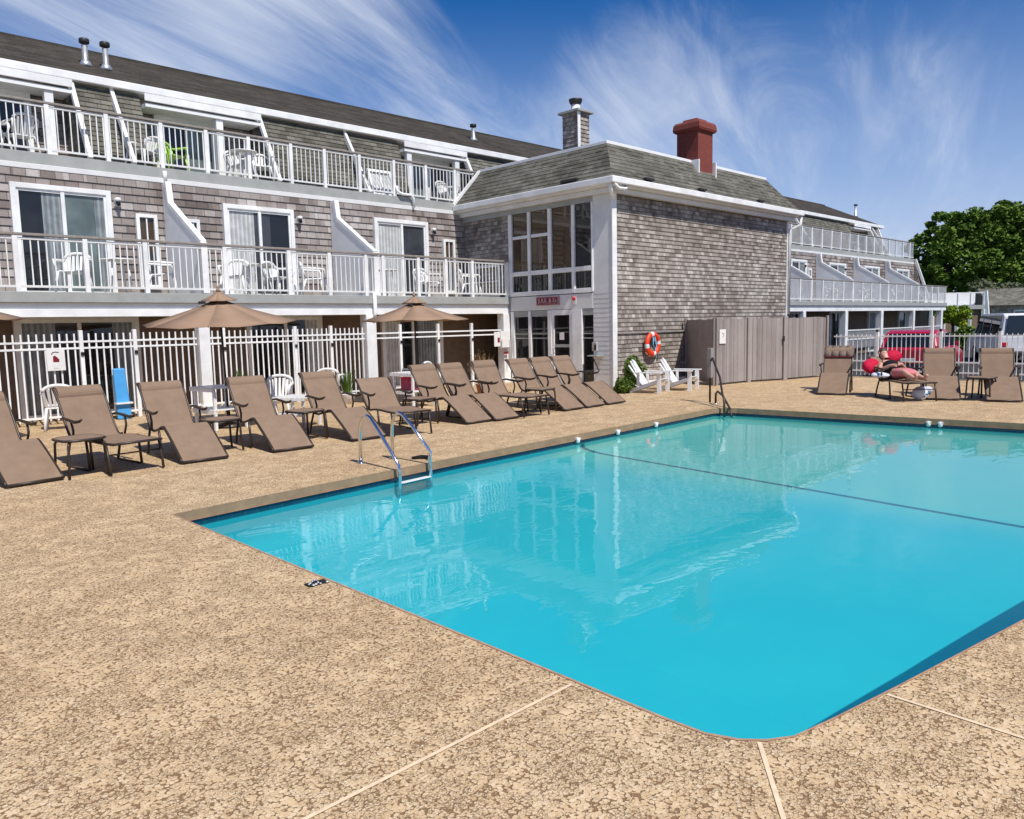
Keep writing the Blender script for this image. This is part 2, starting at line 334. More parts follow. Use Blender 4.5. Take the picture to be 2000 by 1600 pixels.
# ================================================================== geometry helpers
class MB:
    def __init__(s): s.v = []; s.f = []; s.sm = []
    def quad(s, a, b, c, d, smooth=False):
        i = len(s.v); s.v += [tuple(a), tuple(b), tuple(c), tuple(d)]; s.f.append((i, i+1, i+2, i+3)); s.sm.append(smooth)
    def poly(s, pts):
        i = len(s.v); s.v += [tuple(p) for p in pts]; s.f.append(tuple(range(i, i+len(pts)))); s.sm.append(False)
    def hexa(s, p):  # p: 8 pts bottom 0-3 (ccw), top 4-7
        i = len(s.v); s.v += [tuple(q) for q in p]
        for f in ((0,3,2,1),(4,5,6,7),(0,1,5,4),(1,2,6,5),(2,3,7,6),(3,0,4,7)): s.f.append(tuple(i+k for k in f)); s.sm.append(False)
    def box(s, x0, x1, y0, y1, z0, z1):
        s.hexa([(x0,y0,z0),(x1,y0,z0),(x1,y1,z0),(x0,y1,z0),(x0,y0,z1),(x1,y0,z1),(x1,y1,z1),(x0,y1,z1)]); return s
    def bar(s, p, q, w, h, upv=(0,0,1)):
        p = Vector(p); q = Vector(q); d = (q-p).normalized(); U = Vector(upv)
        sd_ = d.cross(U)
        if sd_.length < 1e-4: sd_ = d.cross(Vector((1,0,0)))
        sd_.normalize(); U = sd_.cross(d).normalized()
        a = sd_*(w/2); b = U*(h/2)
        s.hexa([p-a-b, p+a-b, q+a-b, q-a-b, p-a+b, p+a+b, q+a+b, q-a+b]); return s
    def prism(s, pts, vec):
        """polygon pts extruded by vec"""
        n = len(pts); i = len(s.v); vec = Vector(vec)
        s.v += [tuple(p) for p in pts] + [tuple(Vector(p)+vec) for p in pts]
        s.f.append(tuple(range(i, i+n))[::-1]); s.f.append(tuple(range(i+n, i+2*n))); s.sm += [False, False]
        for k in range(n):
            j = (k+1) % n; s.f.append((i+k, i+j, i+n+j, i+n+k)); s.sm.append(False)
        return s
    def tube(s, pts, r, n=10, cap=True):
        pts = [Vector(p) for p in pts]; i0 = len(s.v); prev = None
        rr = r if isinstance(r, (list, tuple)) else [r]*len(pts)
        for k, p in enumerate(pts):
            if k == 0: d = pts[1]-p
            elif k == len(pts)-1: d = p-pts[k-1]
            else: d = (pts[k+1]-p).normalized() + (p-pts[k-1]).normalized()
            d.normalize()
            if prev is None:
                a = d.cross(Vector((0,0,1)));
                if a.length < 1e-3: a = d.cross(Vector((1,0,0)))
            else: a = prev - d*prev.dot(d)
            a.normalize(); prev = a; b = d.cross(a)
            for j in range(n):
                t = 2*math.pi*j/n; s.v.append(tuple(p + (a*math.cos(t)+b*math.sin(t))*rr[k]))
        for k in range(len(pts)-1):
            for j in range(n):
                a = i0+k*n+j; b = i0+k*n+(j+1) % n; s.f.append((a, b, b+n, a+n)); s.sm.append(True)
        if cap:
            s.f.append(tuple(i0+j for j in range(n))[::-1]); s.f.append(tuple(i0+(len(pts)-1)*n+j for j in range(n))); s.sm += [False, False]
        return s
    def lathe(s, c, prof, n=20, axis=None):
        """prof [(r,z)] around vertical axis at c"""
        i0 = len(s.v); c = Vector(c)
        for r, z in prof:
            for j in range(n):
                t = 2*math.pi*j/n; s.v.append((c.x+r*math.cos(t), c.y+r*math.sin(t), c.z+z))
        for k in range(len(prof)-1):
            for j in range(n):
                a = i0+k*n+j; b = i0+k*n+(j+1) % n; s.f.append((a, b, b+n, a+n)); s.sm.append(True)
        s.f.append(tuple(i0+j for j in range(n))[::-1]); s.f.append(tuple(i0+(len(prof)-1)*n+j for j in range(n))); s.sm += [False, False]
        return s
    def ell(s, c, r, n=14, m=9):
        i0 = len(s.v)
        for a in range(m+1):
            ph = math.pi*a/m
            for b in range(n):
                t = 2*math.pi*b/n
                s.v.append((c[0]+r[0]*math.sin(ph)*math.cos(t), c[1]+r[1]*math.sin(ph)*math.sin(t), c[2]+r[2]*math.cos(ph)))
        for a in range(m):
            for b in range(n):
                p = i0+a*n+b; q = i0+a*n+(b+1) % n; s.f.append((p, p+n, q+n, q)); s.sm.append(True)
        return s
    def build(s, name, mat, parent=None, bevel=0, fix=False):
        me = bpy.data.meshes.new(name); off = Vector((0,0,0))
        if parent is not None and parent.get('_w'): off = Vector(parent['_w'])
        me.from_pydata([(x-off.x, y-off.y, z-off.z) for x, y, z in s.v], [], s.f)
        me.polygons.foreach_set('use_smooth', s.sm); me.materials.append(MATS[mat])
        o = bpy.data.objects.new(name, me); COL.objects.link(o)
        if parent is not None: o.parent = parent
        if parent is not None and parent.get('_w'): o['_w'] = tuple(parent['_w'])
        bm = bmesh.new(); bm.from_mesh(me)
        if fix: bmesh.ops.recalc_face_normals(bm, faces=bm.faces)
        bm.to_mesh(me); bm.free()
        if bevel:
            b = o.modifiers.new('bevel', 'BEVEL'); b.width = bevel; b.segments = 2; b.limit_method = 'ANGLE'; b.angle_limit = R(40)
        return o
def tag(o, label=None, cat=None, group=None, kind=None):
    if label: o['label'] = label
    if cat: o['category'] = cat
    if group: o['group'] = group
    if kind: o['kind'] = kind
    return o
def thing(name, label, cat, loc=(0,0,0), group=None, rz=0, world=False):
    """Empty at the base; world=True: parts are given in world coordinates"""
    o = bpy.data.objects.new(name, None); COL.objects.link(o); o.location = loc; o.rotation_euler = (0,0,rz)
    o.empty_display_size = .2
    if world: o['_w'] = tuple(loc)
    return tag(o, label, cat, group)
def single(name, mb, mat, loc, label, cat, group=None, kind=None, bevel=0):
    """thing that is one mesh, given in world coords, origin moved to loc"""
    o = mb.build(name, mat, None, bevel=bevel); L = Vector(loc)
    o.data.transform(Matrix.Translation(-L)); o.location = L
    return tag(o, label, cat, group, kind)
def copy_thing(root, loc, rz=0, label=None, group=None, scale=None):
    r = root.copy(); COL.objects.link(r); r.location = loc; r.rotation_euler = (0,0,rz)
    if scale: r.scale = scale
    if label: r['label'] = label
    if group: r['group'] = group
    for ch in list(root.children):
        c = ch.copy(); COL.objects.link(c); c.parent = r
        for gch in list(ch.children):
            d = gch.copy(); COL.objects.link(d); d.parent = c
    return r
class Proto:
    """first place() moves the original, later ones copy it"""
    def __init__(s, root): s.root = root; s.used = False
    def place(s, loc, rz=0, label=None, group=None, scale=None):
        if not s.used:
            s.used = True; s.root.location = loc; s.root.rotation_euler = (0,0,rz)
            if label: s.root['label'] = label
            if group: s.root['group'] = group
            if scale: s.root.scale = scale
            return s.root
        return copy_thing(s.root, loc, rz, label, group, scale)

# ================================================================== ground, pool
POOL = [(2.59,7.13),(2.585,4.40),(2.59,2.30),(2.59,1.78),(2.60,1.60),(2.65,1.48),(2.72,1.40),(2.82,1.335),(3.05,1.285),(3.52,1.20),(4.81,.99),(8.0,.55),(14.1,-.25),(13.62,2.94),(13.36,5.2),(13.12,7.45),(13.0,7.66),(12.80,7.765),(9.6,7.60),(6.3,7.44)]
WZ = -.145
def ring_strip(mb, ring, z0, z1, inset0=0, inset1=0, smooth=False):
    c = Vector((8.3, 3.9))
    def ins(p, d):
        v = (c-Vector(p)).normalized(); return Vector(p)+v*d
    n = len(ring)
    for k in range(n):
        a, b = ring[k], ring[(k+1) % n]
        a0, b0 = ins(a, inset0), ins(b, inset0); a1, b1 = ins(a, inset1), ins(b, inset1)
        mb.quad((a0.x,a0.y,z0),(b0.x,b0.y,z0),(b1.x,b1.y,z1),(a1.x,a1.y,z1), smooth)
def sheet_with_hole(name, outer, hole, z, mat):
    bm = bmesh.new(); es = []
    for ring in (outer, hole):
        vs = [bm.verts.new((x, y, z)) for x, y in ring]
        for k in range(len(vs)): es.append(bm.edges.new((vs[k], vs[(k+1) % len(vs)])))
    bmesh.ops.triangle_fill(bm, use_beauty=True, use_dissolve=False, edges=es)
    for f in bm.faces:
        f.normal_update()
        if f.normal.z < 0: f.normal_flip()
    me = bpy.data.meshes.new(name); bm.to_mesh(me); bm.free(); me.materials.append(MATS[mat])
    o = bpy.data.objects.new(name, me); COL.objects.link(o); return o
DX1, DX0, DY0, DY1 = 22.1, -14, -16, 19.6
deck = sheet_with_hole('pool_deck', [(DX0,DY0),(DX1,DY0),(DX1,DY1),(DX0,DY1)], POOL, 0, 'deck'); tag(deck, kind='structure')
mb = MB(); mb.quad((DX1,DY0,0),(DX1,DY0,-.5),(DX1,DY1,-.5),(DX1,DY1,0)); mb.quad((DX0,DY0,0),(DX0,DY0,-.5),(DX1,DY0,-.5),(DX1,DY0,0)); mb.quad((DX0,DY1,0),(DX0,DY1,-.5),(DX0,DY0,-.5),(DX0,DY0,0))
mb.build('deck_edge', 'coping', deck)
mb = MB()
for (a, b) in [((-10,2.30),(2.55,2.27)),((2.68,1.41),(-.6,-1.1)),((3.42,1.20),(3.2,-10)),((13.02,7.8),(13.3,16)),((13.75,2.0),(22,2.4))]:
    v = (Vector(b)-Vector(a)).normalized(); n_ = Vector((-v.y, v.x))*.009
    mb.quad((a[0]-n_.x,a[1]-n_.y,.004),(a[0]+n_.x,a[1]+n_.y,.004),(b[0]+n_.x,b[1]+n_.y,.004),(b[0]-n_.x,b[1]-n_.y,.004))
mb.build('expansion_joint', 'joint', deck)
# ground beyond
def holed_ground():
    return sheet_with_hole('ground', [(-400,-400),(500,-400),(500,500),(-400,500)], [(DX0+.1,DY0+.1),(DX1-.1,DY0+.1),(DX1-.1,DY1-.1),(DX0+.1,DY1-.1)], -.32, 'asphalt')
tag(holed_ground(), kind='structure')
mb = MB(); mb.quad((60,-40,-.315),(400,-40,-.315),(400,300,-.315),(60,300,-.315)); tag(mb.build('lawn', 'lawn'), kind='structure')
# pool shell
mb = MB(); ring_strip(mb, POOL, 0, -.018, 0, 0); ring_strip(mb, POOL, -.018, -.088, 0, .0); ring_strip(mb, POOL, -.088, -.088, 0, .02)
tag(mb.build('pool_coping', 'coping', None, fix=False), kind='structure')
flat('rust_edge', (.46,.27,.17), .8, var=.35, scale=14)
mb = MB(); ring_strip(mb, POOL, .003, .003, -.016, .0); tag(mb.build('pool_edge_line', 'rust_edge'), kind='structure')
mb = MB(); ring_strip(mb, POOL, -.088, -.19, -.012, -.012)
tag(mb.build('waterline_tile', 'pool_tile'), kind='structure')
mb = MB(); c0 = (8.3, 3.9)
def depth_at(x, y):  # deeper towards the camera end
    t = min(1, max(0, (x-4.0)/4.5)); return -(1.18*(1-t) + .84*t)
n_ = len(POOL); bot = []
def insp(p, d):
    v = (Vector(c0)-Vector(p)).normalized(); return Vector(p)+v*d
walls = []
FINE = []
for k in range(n_):
    a, b = Vector(POOL[k]), Vector(POOL[(k+1) % n_]); m_ = max(1, int((b-a).length/.45))
    for j in range(m_): FINE.append(tuple(a.lerp(b, j/m_)))
HW, HT0 = .60, -.20
def haunch(u, zfl):
    if u <= .2: return 0, HT0-(HT0-(zfl+.42))*(u/.2)
    an = (u-.2)/.8*math.pi/2; return HW*(1-math.cos(an)), zfl+.42*(1-math.sin(an))
for k in range(len(FINE)):
    a, b = FINE[k], FINE[(k+1) % len(FINE)]; a0, b0 = insp(a, -.012), insp(b, -.012)
    mb.quad((a0.x,a0.y,-.19),(b0.x,b0.y,-.19),(b0.x,b0.y,HT0),(a0.x,a0.y,HT0), True)
    pa, pb, qa, qb = a0, b0, HT0, HT0
    for j in range(1, 11):
        u = j/10; oo = haunch(u, -1)[0]; na, nb = insp(a, -.012+oo), insp(b, -.012+oo)
        za, zb = haunch(u, depth_at(na.x,na.y)+.002)[1], haunch(u, depth_at(nb.x,nb.y)+.002)[1]
        mb.quad((pa.x,pa.y,qa),(pb.x,pb.y,qb),(nb.x,nb.y,zb),(na.x,na.y,za), True); pa, pb, qa, qb = na, nb, za, zb
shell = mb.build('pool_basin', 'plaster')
bm = bmesh.new(); bm.from_mesh(shell.data); bmesh.ops.remove_doubles(bm, verts=bm.verts, dist=.0008); bm.to_mesh(shell.data); bm.free()
mb = MB(); xs = [2.0,3.0,4.0,5.5,7.0,8.5,10.0,12.0,13.5,15.0]
for k in range(len(xs)-1):
    mb.quad((xs[k],-1.2,depth_at(xs[k],0)),(xs[k+1],-1.2,depth_at(xs[k+1],0)),(xs[k+1],8.6,depth_at(xs[k+1],0)),(xs[k],8.6,depth_at(xs[k],0)), True)
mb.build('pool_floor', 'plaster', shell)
tag(shell, kind='structure')
# water surface sheet
bm = bmesh.new(); bm.faces.new([bm.verts.new((insp(p,-.010).x, insp(p,-.010).y, WZ)) for p in POOL]); bm.normal_update()
for f in bm.faces:
    f.smooth = True
    if f.normal.z < 0: f.normal_flip()
me = bpy.data.meshes.new('pool_water'); bm.to_mesh(me); bm.free(); me.materials.append(MATS['water'])
wo = bpy.data.objects.new('pool_water', me); COL.objects.link(wo); tag(wo, kind='structure')
# dark tile stripe across the floor and down both walls
mb = MB(); sa, sb = Vector((8.80,6.98)), Vector((8.22,.95)); d_ = (sb-sa).normalized(); n_s = Vector((-d_.y,d_.x))*.036; zf = lambda p: depth_at(p.x,p.y)+.006
for k in range(6):
    p, q = sa.lerp(sb, k/6), sa.lerp(sb, (k+1)/6); mb.quad((p.x-n_s.x,p.y-n_s.y,zf(p)),(q.x-n_s.x,q.y-n_s.y,zf(q)),(q.x+n_s.x,q.y+n_s.y,zf(q)),(p.x+n_s.x,p.y+n_s.y,zf(p)))
w0 = 7.555; prev_ = (w0, -.19)
for j in range(11):
    u = j/10; pt_ = (w0-.004-haunch(u, -1)[0]*.985, haunch(u, depth_at(8.8,0)+.002)[1]+.012)
    mb.quad((8.766,prev_[0],prev_[1]),(8.838,prev_[0],prev_[1]),(8.838,pt_[0],pt_[1]),(8.766,pt_[0],pt_[1])); prev_ = pt_
mb.build('floor_stripe', 'rope_blue', shell)
try:
    wo.cycles.is_caustics_caster = True; sd.cycles.is_caustics_light = True
    for q_ in [shell]+list(shell.children): q_.cycles.is_caustics_receiver = True
except Exception: pass
for (x, y, lab) in [(8.66,7.53,'small white anchor cup on the long pool wall at the dark floor stripe'), (9.69,7.585,'small white anchor cup on the long pool wall next beyond the stripe'), (10.8,7.64,'small white anchor cup on the long pool wall nearest the far corner'), (13.46,4.22,'left one of two white cups on the far pool wall'), (13.475,4.05,'right one of two white cups on the far pool wall')]:
    a = 0 if x < 13 else 1
    mb = MB(); dx, dy = (.045,.022) if a == 0 else (.022,.035)
    mb.lathe((x,y,-.125), [(.022,0),(.034,.02),(.034,.06),(.02,.085)], 12); mb.box(x-dx,x+dx,y-dy,y+dy,-.07,-.045)
    single('wall_anchor', mb, 'white_plastic', (x,y,-.12), lab, 'anchor', 'anchor cups on the pool wall')
# deck drain / debris
t_ = thing('deck_drain', 'small broken black drain cover in the deck beside the pool edge', 'drain', (2.47,4.42,0), world=True)
mb = MB(); mb.box(2.41,2.55,4.385,4.455,.0045,.010); mb.build('grate', 'black_rubber', t_, bevel=.004)
mb = MB()
for k in range(9):
    a, b = 2.42+random.random()*.12, 4.37+random.random()*.1; mb.ell((a,b,.012), (.008+random.random()*.010,.007+random.random()*.008,.007), 7, 5)
mb.build('pebbles', 'galvanised', t_)

# ================================================================== buildings
def slats_strip(mb, axis, fixed, u0, u1, z0, z1, slope=0., row=.14, out=-1, lap=.014, skip=()):
    """sawtooth shingle courses. plane: axis 'x' -> wall along x at y=fixed(+slope*(z-z0)), facing out (sign on the normal axis)"""
    k0 = math.floor(z0/row); z = k0*row
    while z < z1-1e-4:
        a, b = max(z, z0), min(z+row, z1); z += row
        if b-a < .01: continue
        yb = fixed + slope*(a-z0) + out*lap; yt = fixed + slope*(b-z0); ybi = fixed + slope*(a-z0)
        segs = [(u0, u1)]
        for (s0, s1, w0, w1) in skip:
            if b > w0 and a < w1:
                ns = []
                for p, q in segs:
                    if s0 > p and s1 < q: ns += [(p, s0), (s1, q)]
                    elif s1 <= p or s0 >= q: ns.append((p, q))
                    elif s0 <= p and s1 >= q: pass
                    elif s0 <= p: ns.append((s1, q))
                    else: ns.append((p, s0))
                segs = ns
        for p, q in segs:
            if axis == 'x':
                P = lambda u, y, zz: (u, y, zz)
            else:
                P = lambda u, y, zz: (y, u, zz)
            mb.quad(P(p,yb,a), P(q,yb,a), P(q,yt,b), P(p,yt,b)); mb.quad(P(p,ybi,a), P(q,ybi,a), P(q,yb,a), P(p,yb,a))
    return mb
W2 = lambda z: 17.965                        # second-storey wall
YD2, YD3 = 16.02, 18.03                        # deck edges
def wall_door(parent, x0, x1, z0, z1, yf, panes, frame=.10, label=None, name='sliding_door'):
    """sliding door in wall along x. yf(z) gives wall plane. panes: list of (fraction0, fraction1, material)"""
    def P(x, z, w): return (x, yf(z)-w, z)
    def slab(mb, a, b, c, d, w0, w1):
        mb.hexa([P(a,c,w1), P(b,c,w1), P(b,c,w0), P(a,c,w0), P(a,d,w1), P(b,d,w1), P(b,d,w0), P(a,d,w0)])
    mb = MB(); slab(mb, x0, x0+frame, z0, z1, -.02, .10); slab(mb, x1-frame, x1, z0, z1, -.02, .10); slab(mb, x0+frame, x1-frame, z1-frame, z1, -.02, .10); slab(mb, x0+frame, x1-frame, z0, z0+.06, -.02, .10)
    fr = mb.build(name, 'white_paint', parent, bevel=.006)
    ix0, ix1, iz0, iz1 = x0+frame, x1-frame, z0+.06, z1-frame
    W = ix1-ix0
    for k, (a, b, m) in enumerate(panes):
        mb = MB(); slab(mb, ix0+W*a+.003, ix0+W*b-.003, iz0+.01, iz1-.01, .018, .03); mb.build('pane' if 'glass' in m or m == 'dark_room' else 'curtain', m, fr)
    mb = MB(); xm = ix0+W*.5; slab(mb, xm-.035, xm+.035, iz0, iz1, .035, .085); slab(mb, ix0, ix0+.045, iz0, iz1, .035, .07); slab(mb, ix1-.045, ix1, iz0, iz1, .035, .07); slab(mb, ix0+.045, xm-.035, iz1-.05, iz1, .035, .07); slab(mb, xm+.035, ix1-.045, iz1-.05, iz1, .035, .07)
    mb.build('sash', 'white_paint', fr)
    return fr
def narrow_window(parent, x0, x1, z0, z1, yf, split=True, fr_w=.075, mats=('glass_brown','glass_grey')):
    def P(x, z, w): return (x, yf(z)-w, z)
    def slab(mb, a, b, c, d, w0, w1):
        mb.hexa([P(a,c,w1), P(b,c,w1), P(b,c,w0), P(a,c,w0), P(a,d,w1), P(b,d,w1), P(b,d,w0), P(a,d,w0)])
    mb = MB(); slab(mb, x0, x0+fr_w, z0, z1, -.02, .08); slab(mb, x1-fr_w, x1, z0, z1, -.02, .08); slab(mb, x0+fr_w, x1-fr_w, z1-fr_w, z1, -.02, .08); slab(mb, x0+fr_w, x1-fr_w, z0, z0+fr_w, -.02, .08)
    if split: xm = (x0+x1)/2; slab(mb, xm-.015, xm+.015, z0+fr_w, z1-fr_w, .025, .06)
    f = mb.build('window', 'white_paint', parent, bevel=.005)
    mb = MB(); slab(mb, x0+fr_w, x1-fr_w, (z0+z1)/2, z1-fr_w, .01, .02); mb.build('pane', mats[0], f)
    mb = MB(); slab(mb, x0+fr_w, x1-fr_w, z0+fr_w, (z0+z1)/2, .01, .02); mb.build('pane', mats[1], f)
def railing(parent, x0, x1, y, zd, h, posts, name='railing', bal=True, gap=.125, endfrac=None):
    mb = MB(); mb.box(x0, x1, y-.055, y+.055, zd+h-.045, zd+h); r = mb.build(name, 'rail_wood', parent, bevel=.006)
    mb = MB(); mb.box(x0, x1, y-.02, y+.02, zd+h-.115, zd+h-.075); mb.box(x0, x1, y-.02, y+.02, zd+.07, zd+.11); mb.build('rail', 'offwhite_paint', r)
    if bal:
        mb = MB(); x = x0+.07
        while x < x1:
            mb.box(x-.010, x+.010, y-.010, y+.010, zd+.11, zd+h-.115); x += gap
        mb.build('balusters', 'white_paint', r)
    for p in posts:
        mb = MB(); mb.box(p-.042, p+.042, y-.045, y+.045, zd-.02, zd+h-.046); mb.build('post', 'white_paint', r, bevel=.005)
    return r
def wing(prefix_label, X0, X1, loc, doors, small, lamps, fins2, dormers, fins3, posts3, posts2, columns, vents, doors1, far=False, ground_z=0.):
    t = thing('motel_wing', prefix_label, 'building', loc, None, world=True)
    # ground storey
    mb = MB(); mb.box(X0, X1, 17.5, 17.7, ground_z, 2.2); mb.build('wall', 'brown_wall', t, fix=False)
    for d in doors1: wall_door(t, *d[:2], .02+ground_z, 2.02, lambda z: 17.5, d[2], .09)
    # second deck
    mb = MB(); mb.box(X0, X1, YD2+.02, 18.1, 2.26, 2.43); mb.build('deck_slab', 'grey_trim', t)
    mb = MB(); mb.box(X0, X1, YD2-.025, YD2+.018, 2.235, 2.425); mb.build('deck_fascia', 'grey_trim', t, bevel=.006)
    mb = MB(); mb.box(X0, X1, YD2+.06, YD2+.10, 2.12, 2.233); mb.build('fascia_board', 'panel_grey', t)
    mb = MB(); mb.box(X0, X1, YD2+.03, YD2+.22, 1.97, 2.118); mb.build('porch_beam', 'white_paint', t, bevel=.006)
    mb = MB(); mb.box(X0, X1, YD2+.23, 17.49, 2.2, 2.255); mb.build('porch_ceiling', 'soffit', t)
    for a, b in columns:
        mb = MB(); mb.box(a, b, YD2+.01, YD2+.01+(b-a), ground_z, 1.968); mb.box(a-.02, b+.02, YD2-.01, YD2+.03+(b-a), ground_z, .12+ground_z); mb.build('column', 'white_paint', t, bevel=.008)
    # second storey wall
    sk = [(d[0]+.02, d[1]-.02, d[3][0], d[3][1]) for d in doors]
    mb = MB(); slats_strip(mb, 'x', 17.98, X0, X1, 2.43, 4.93, row=.165, lap=.02); mb.build('wall', 'wing_shingles', t)
    for d in doors: wall_door(t, d[0], d[1], d[3][0], d[3][1], W2, d[2])
    for w in small: narrow_window(t, *w[:4], W2)
    for x, z in lamps:
        mb = MB(); y = W2(z); mb.box(x-.06, x+.06, y-.05, y+.01, z-.10, z+.06); mb.ell((x, y-.10, z+.03), (.07,.07,.05), 12, 7)
        lm = mb.build('wall_lamp', 'white_plastic', t)
        mb = MB(); mb.tube([(x, y-.10, z-.01), (x+.01, y-.13, z-.09)], [.045,.035], 10); mb.build('lamp_head', 'black_rubber', lm)
    for x in fins2:
        mb = MB(); ys = 17.98
        prof = [(x, 17.95, 2.44), (x, 16.14, 2.44), (x, 16.14, 3.46), (x, 17.72, 4.44), (x, 17.80, 4.92), (x, 17.95, 4.92)]
        mb.prism([(x-.05, p[1], p[2]) for p in prof], (.10, 0, 0)); f = mb.build('privacy_panel', 'panel_grey', t, fix=True)
        mb = MB()
        cap = [(16.09, 2.44), (16.09, 3.48), (17.68, 4.46), (17.76, 4.93)]
        for (a, b), (c, d) in zip(cap[:-1], cap[1:]): mb.bar((x, a, b), (x, c, d), .13, .09, (0,-1,.2))
        mb.build('cap_trim', 'white_paint', f, bevel=.006)
    # third deck
    mb = MB(); mb.box(X0, X1, YD3+.022, 19.6, 5.06, 5.26); mb.build('deck_slab', 'grey_trim', t)
    mb = MB(); mb.box(X0, X1, YD3-.02, YD3+.02, 5.055, 5.28); mb.build('deck_fascia', 'grey_trim', t, bevel=.006)
    mb = MB(); mb.box(X0, X1, YD3-.055, YD3-.022, 4.94, 5.05); mb.build('drip_trim', 'offwhite_paint', t, bevel=.01)
    # third storey: recessed wall, mansard, eave
    mb = MB(); slats_strip(mb, 'x', 19.52, X0, X1 if not far else 50.2, 5.26, 7.10, row=.165); mb.build('wall', 'wing_shingles', t)
    mb = MB(); segs = []; cur = X0
    for (a, b) in dormers: segs.append((cur, a)); cur = b
    segs.append((cur, X1 if not far else 50.3))
    for a, b in segs:
        if b-a < .1: continue
        mb = MB(); slats_strip(mb, 'x', 18.55, a, b, 5.29, 7.10, slope=.36, row=.11); 
        for xx in (a, b): mb.poly([(xx,18.55,5.29),(xx,19.5,5.29),(xx,19.5,7.1),(xx,19.2,7.1)])
        mb.build('mansard_panel', 'mansard_shingles_x', t)
    for (a, b) in dormers:
        mb = MB(); mb.box(a, b, 18.82, 18.86, 6.90, 7.06); mb.build('dormer_fascia', 'white_paint', t, bevel=.006)
        mb = MB(); mb.box(a+.02, b-.02, 18.862, 19.5, 6.78, 6.86); mb.build('dormer_soffit', 'panel_grey', t)
        mb = MB(); mb.bar((b+.02, YD3+.04, 5.30), (b+.02, 19.0, 7.02), .09, .10, (0,-1,0)); mb.build('rake_board', 'white_paint', t, bevel=.005)
    for x in fins3:
        mb = MB(); mb.bar((x, YD3+.02, 5.29), (x, 19.22, 7.10), .08, .12, (0,-1,0)); mb.build('rake_board', 'white_paint', t, bevel=.005)
    railing(t, X0, X1, YD3+.05, 5.28, 1.03, posts3)
    railing(t, X0, X1, YD2+.05, 2.43, 1.03, posts2)
    # roof
    RX1 = X1 if not far else 51.1
    mb = MB(); mb.box(X0, RX1+(.1 if far else 0), 19.05, 19.22, 7.13, 7.30); mb.build('gutter', 'white_paint', t, bevel=.015)
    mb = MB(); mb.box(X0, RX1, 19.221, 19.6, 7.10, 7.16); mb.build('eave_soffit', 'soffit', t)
    ridge = 21.55
    mb = MB(); rx = X1 if not far else 48.2; row = .16; k = 0; n = 22
    for k in range(n):
        a, b = k/n, (k+1)/n
        ya, yb = 19.14+(ridge-19.14)*a, 19.14+(ridge-19.14)*b; za, zb = 7.30+1.28*a, 7.30+1.28*b
        xa, xb = (RX1-(RX1-rx)*a, RX1-(RX1-rx)*b)
        mb.quad((X0,ya,za+.012),(xa,ya,za+.012),(xb,yb,zb),(X0,yb,zb)); mb.quad((X0,ya,za-.004),(xa,ya,za-.004),(xa,ya,za+.012),(X0,ya,za+.012))
    if far: mb.poly([(RX1,19.14,7.30),(RX1,24,7.30),(rx,ridge,8.58)])
    mb.poly([(X0,ridge,8.58),(rx,ridge,8.58),(RX1,24,7.3),(X0,24,7.3)])
    rf = mb.build('roof', 'roof_shingles', t)
    mb = MB(); mb.box(X0, rx, ridge-.06, ridge+.06, 8.56, 8.61); mb.build('ridge_cap', 'roof_shingles', rf)
    for x, y, h in vents:
        z = 7.3+1.28*(y-19.14)/(ridge-19.14)
        mb = MB(); mb.lathe((x,y,z-.05), [(.14,0),(.13,.07),(.085,.14),(.065,.16),(.065,h-.12)], 14); v = mb.build('roof_vent', 'galvanised', t)
        mb = MB(); mb.lathe((x,y,z+h-.12), [(.10,0),(.112,.015),(.112,.085),(.10,.10)], 14); mb.build('vent_cap', 'dark_metal', v)
    # back and end walls
    mb = MB(); mb.box(X0, X1 if not far else 50.2, 23.9, 24.0, ground_z, 7.3)
    mb.build('back_wall', 'wall_shingles_x', t)
    return t
PD = lambda *a: list(a)
# ---- left wing
d2 = [(3.84,5.68,[(0,.27,'glass_dark'),(.27,.5,'curtain_dark'),(.5,.86,'glass_teal'),(.86,1,'curtain_dark')],(2.47,4.64)),
      (8.11,9.92,[(0,.42,'curtain'),(.42,.68,'glass_grey'),(.68,1,'glass_dark')],(2.47,4.61)),
      (12.31,14.15,[(0,.5,'curtain'),(.5,1,'glass_grey')],(2.47,4.62))]
sm = [(6.16,6.61,2.62,4.22),(7.26,7.55,2.62,4.19),(14.72,15.16,2.62,4.19)]
d1 = [(3.6,5.9,[(0,.3,'curtain_dark'),(.3,.5,'glass_grey'),(.5,.8,'glass_dark'),(.8,1,'curtain_dark')]),(8.3,10.3,[(0,.5,'glass_dark'),(.5,.8,'glass_dark'),(.8,1,'curtain')]),(12.1,14.2,[(0,.3,'curtain'),(.3,.6,'glass_dark'),(.6,1,'curtain_dark')])]
lw = wing('grey shingled three storey motel wing with white balconies, left of the lobby block', -3.0, 24.9, (9, 17.5, 0), d2, sm, [(5.81,4.44),(10.08,4.40),(14.36,4.40),(1.5,4.38)], [6.83,11.06,2.55], [(-1.2,5.38),(6.86,9.68),(14.13,16.55)], [6.27,12.33],
     [3.55,4.64,5.75,6.87,7.88,8.91,10.02,10.97,12.03,13.15,14.27,15.35], [2.5,3.45,4.58,5.65,7.25,8.72,9.75,10.75,11.25,12.34,13.25,14.18,15.5], [(6.60,6.83),(10.70,10.98),(15.30,15.56),(2.35,2.6)], [(6.06,20.1,.60),(6.50,20.1,.62),(18.15,20.3,.55)], d1)
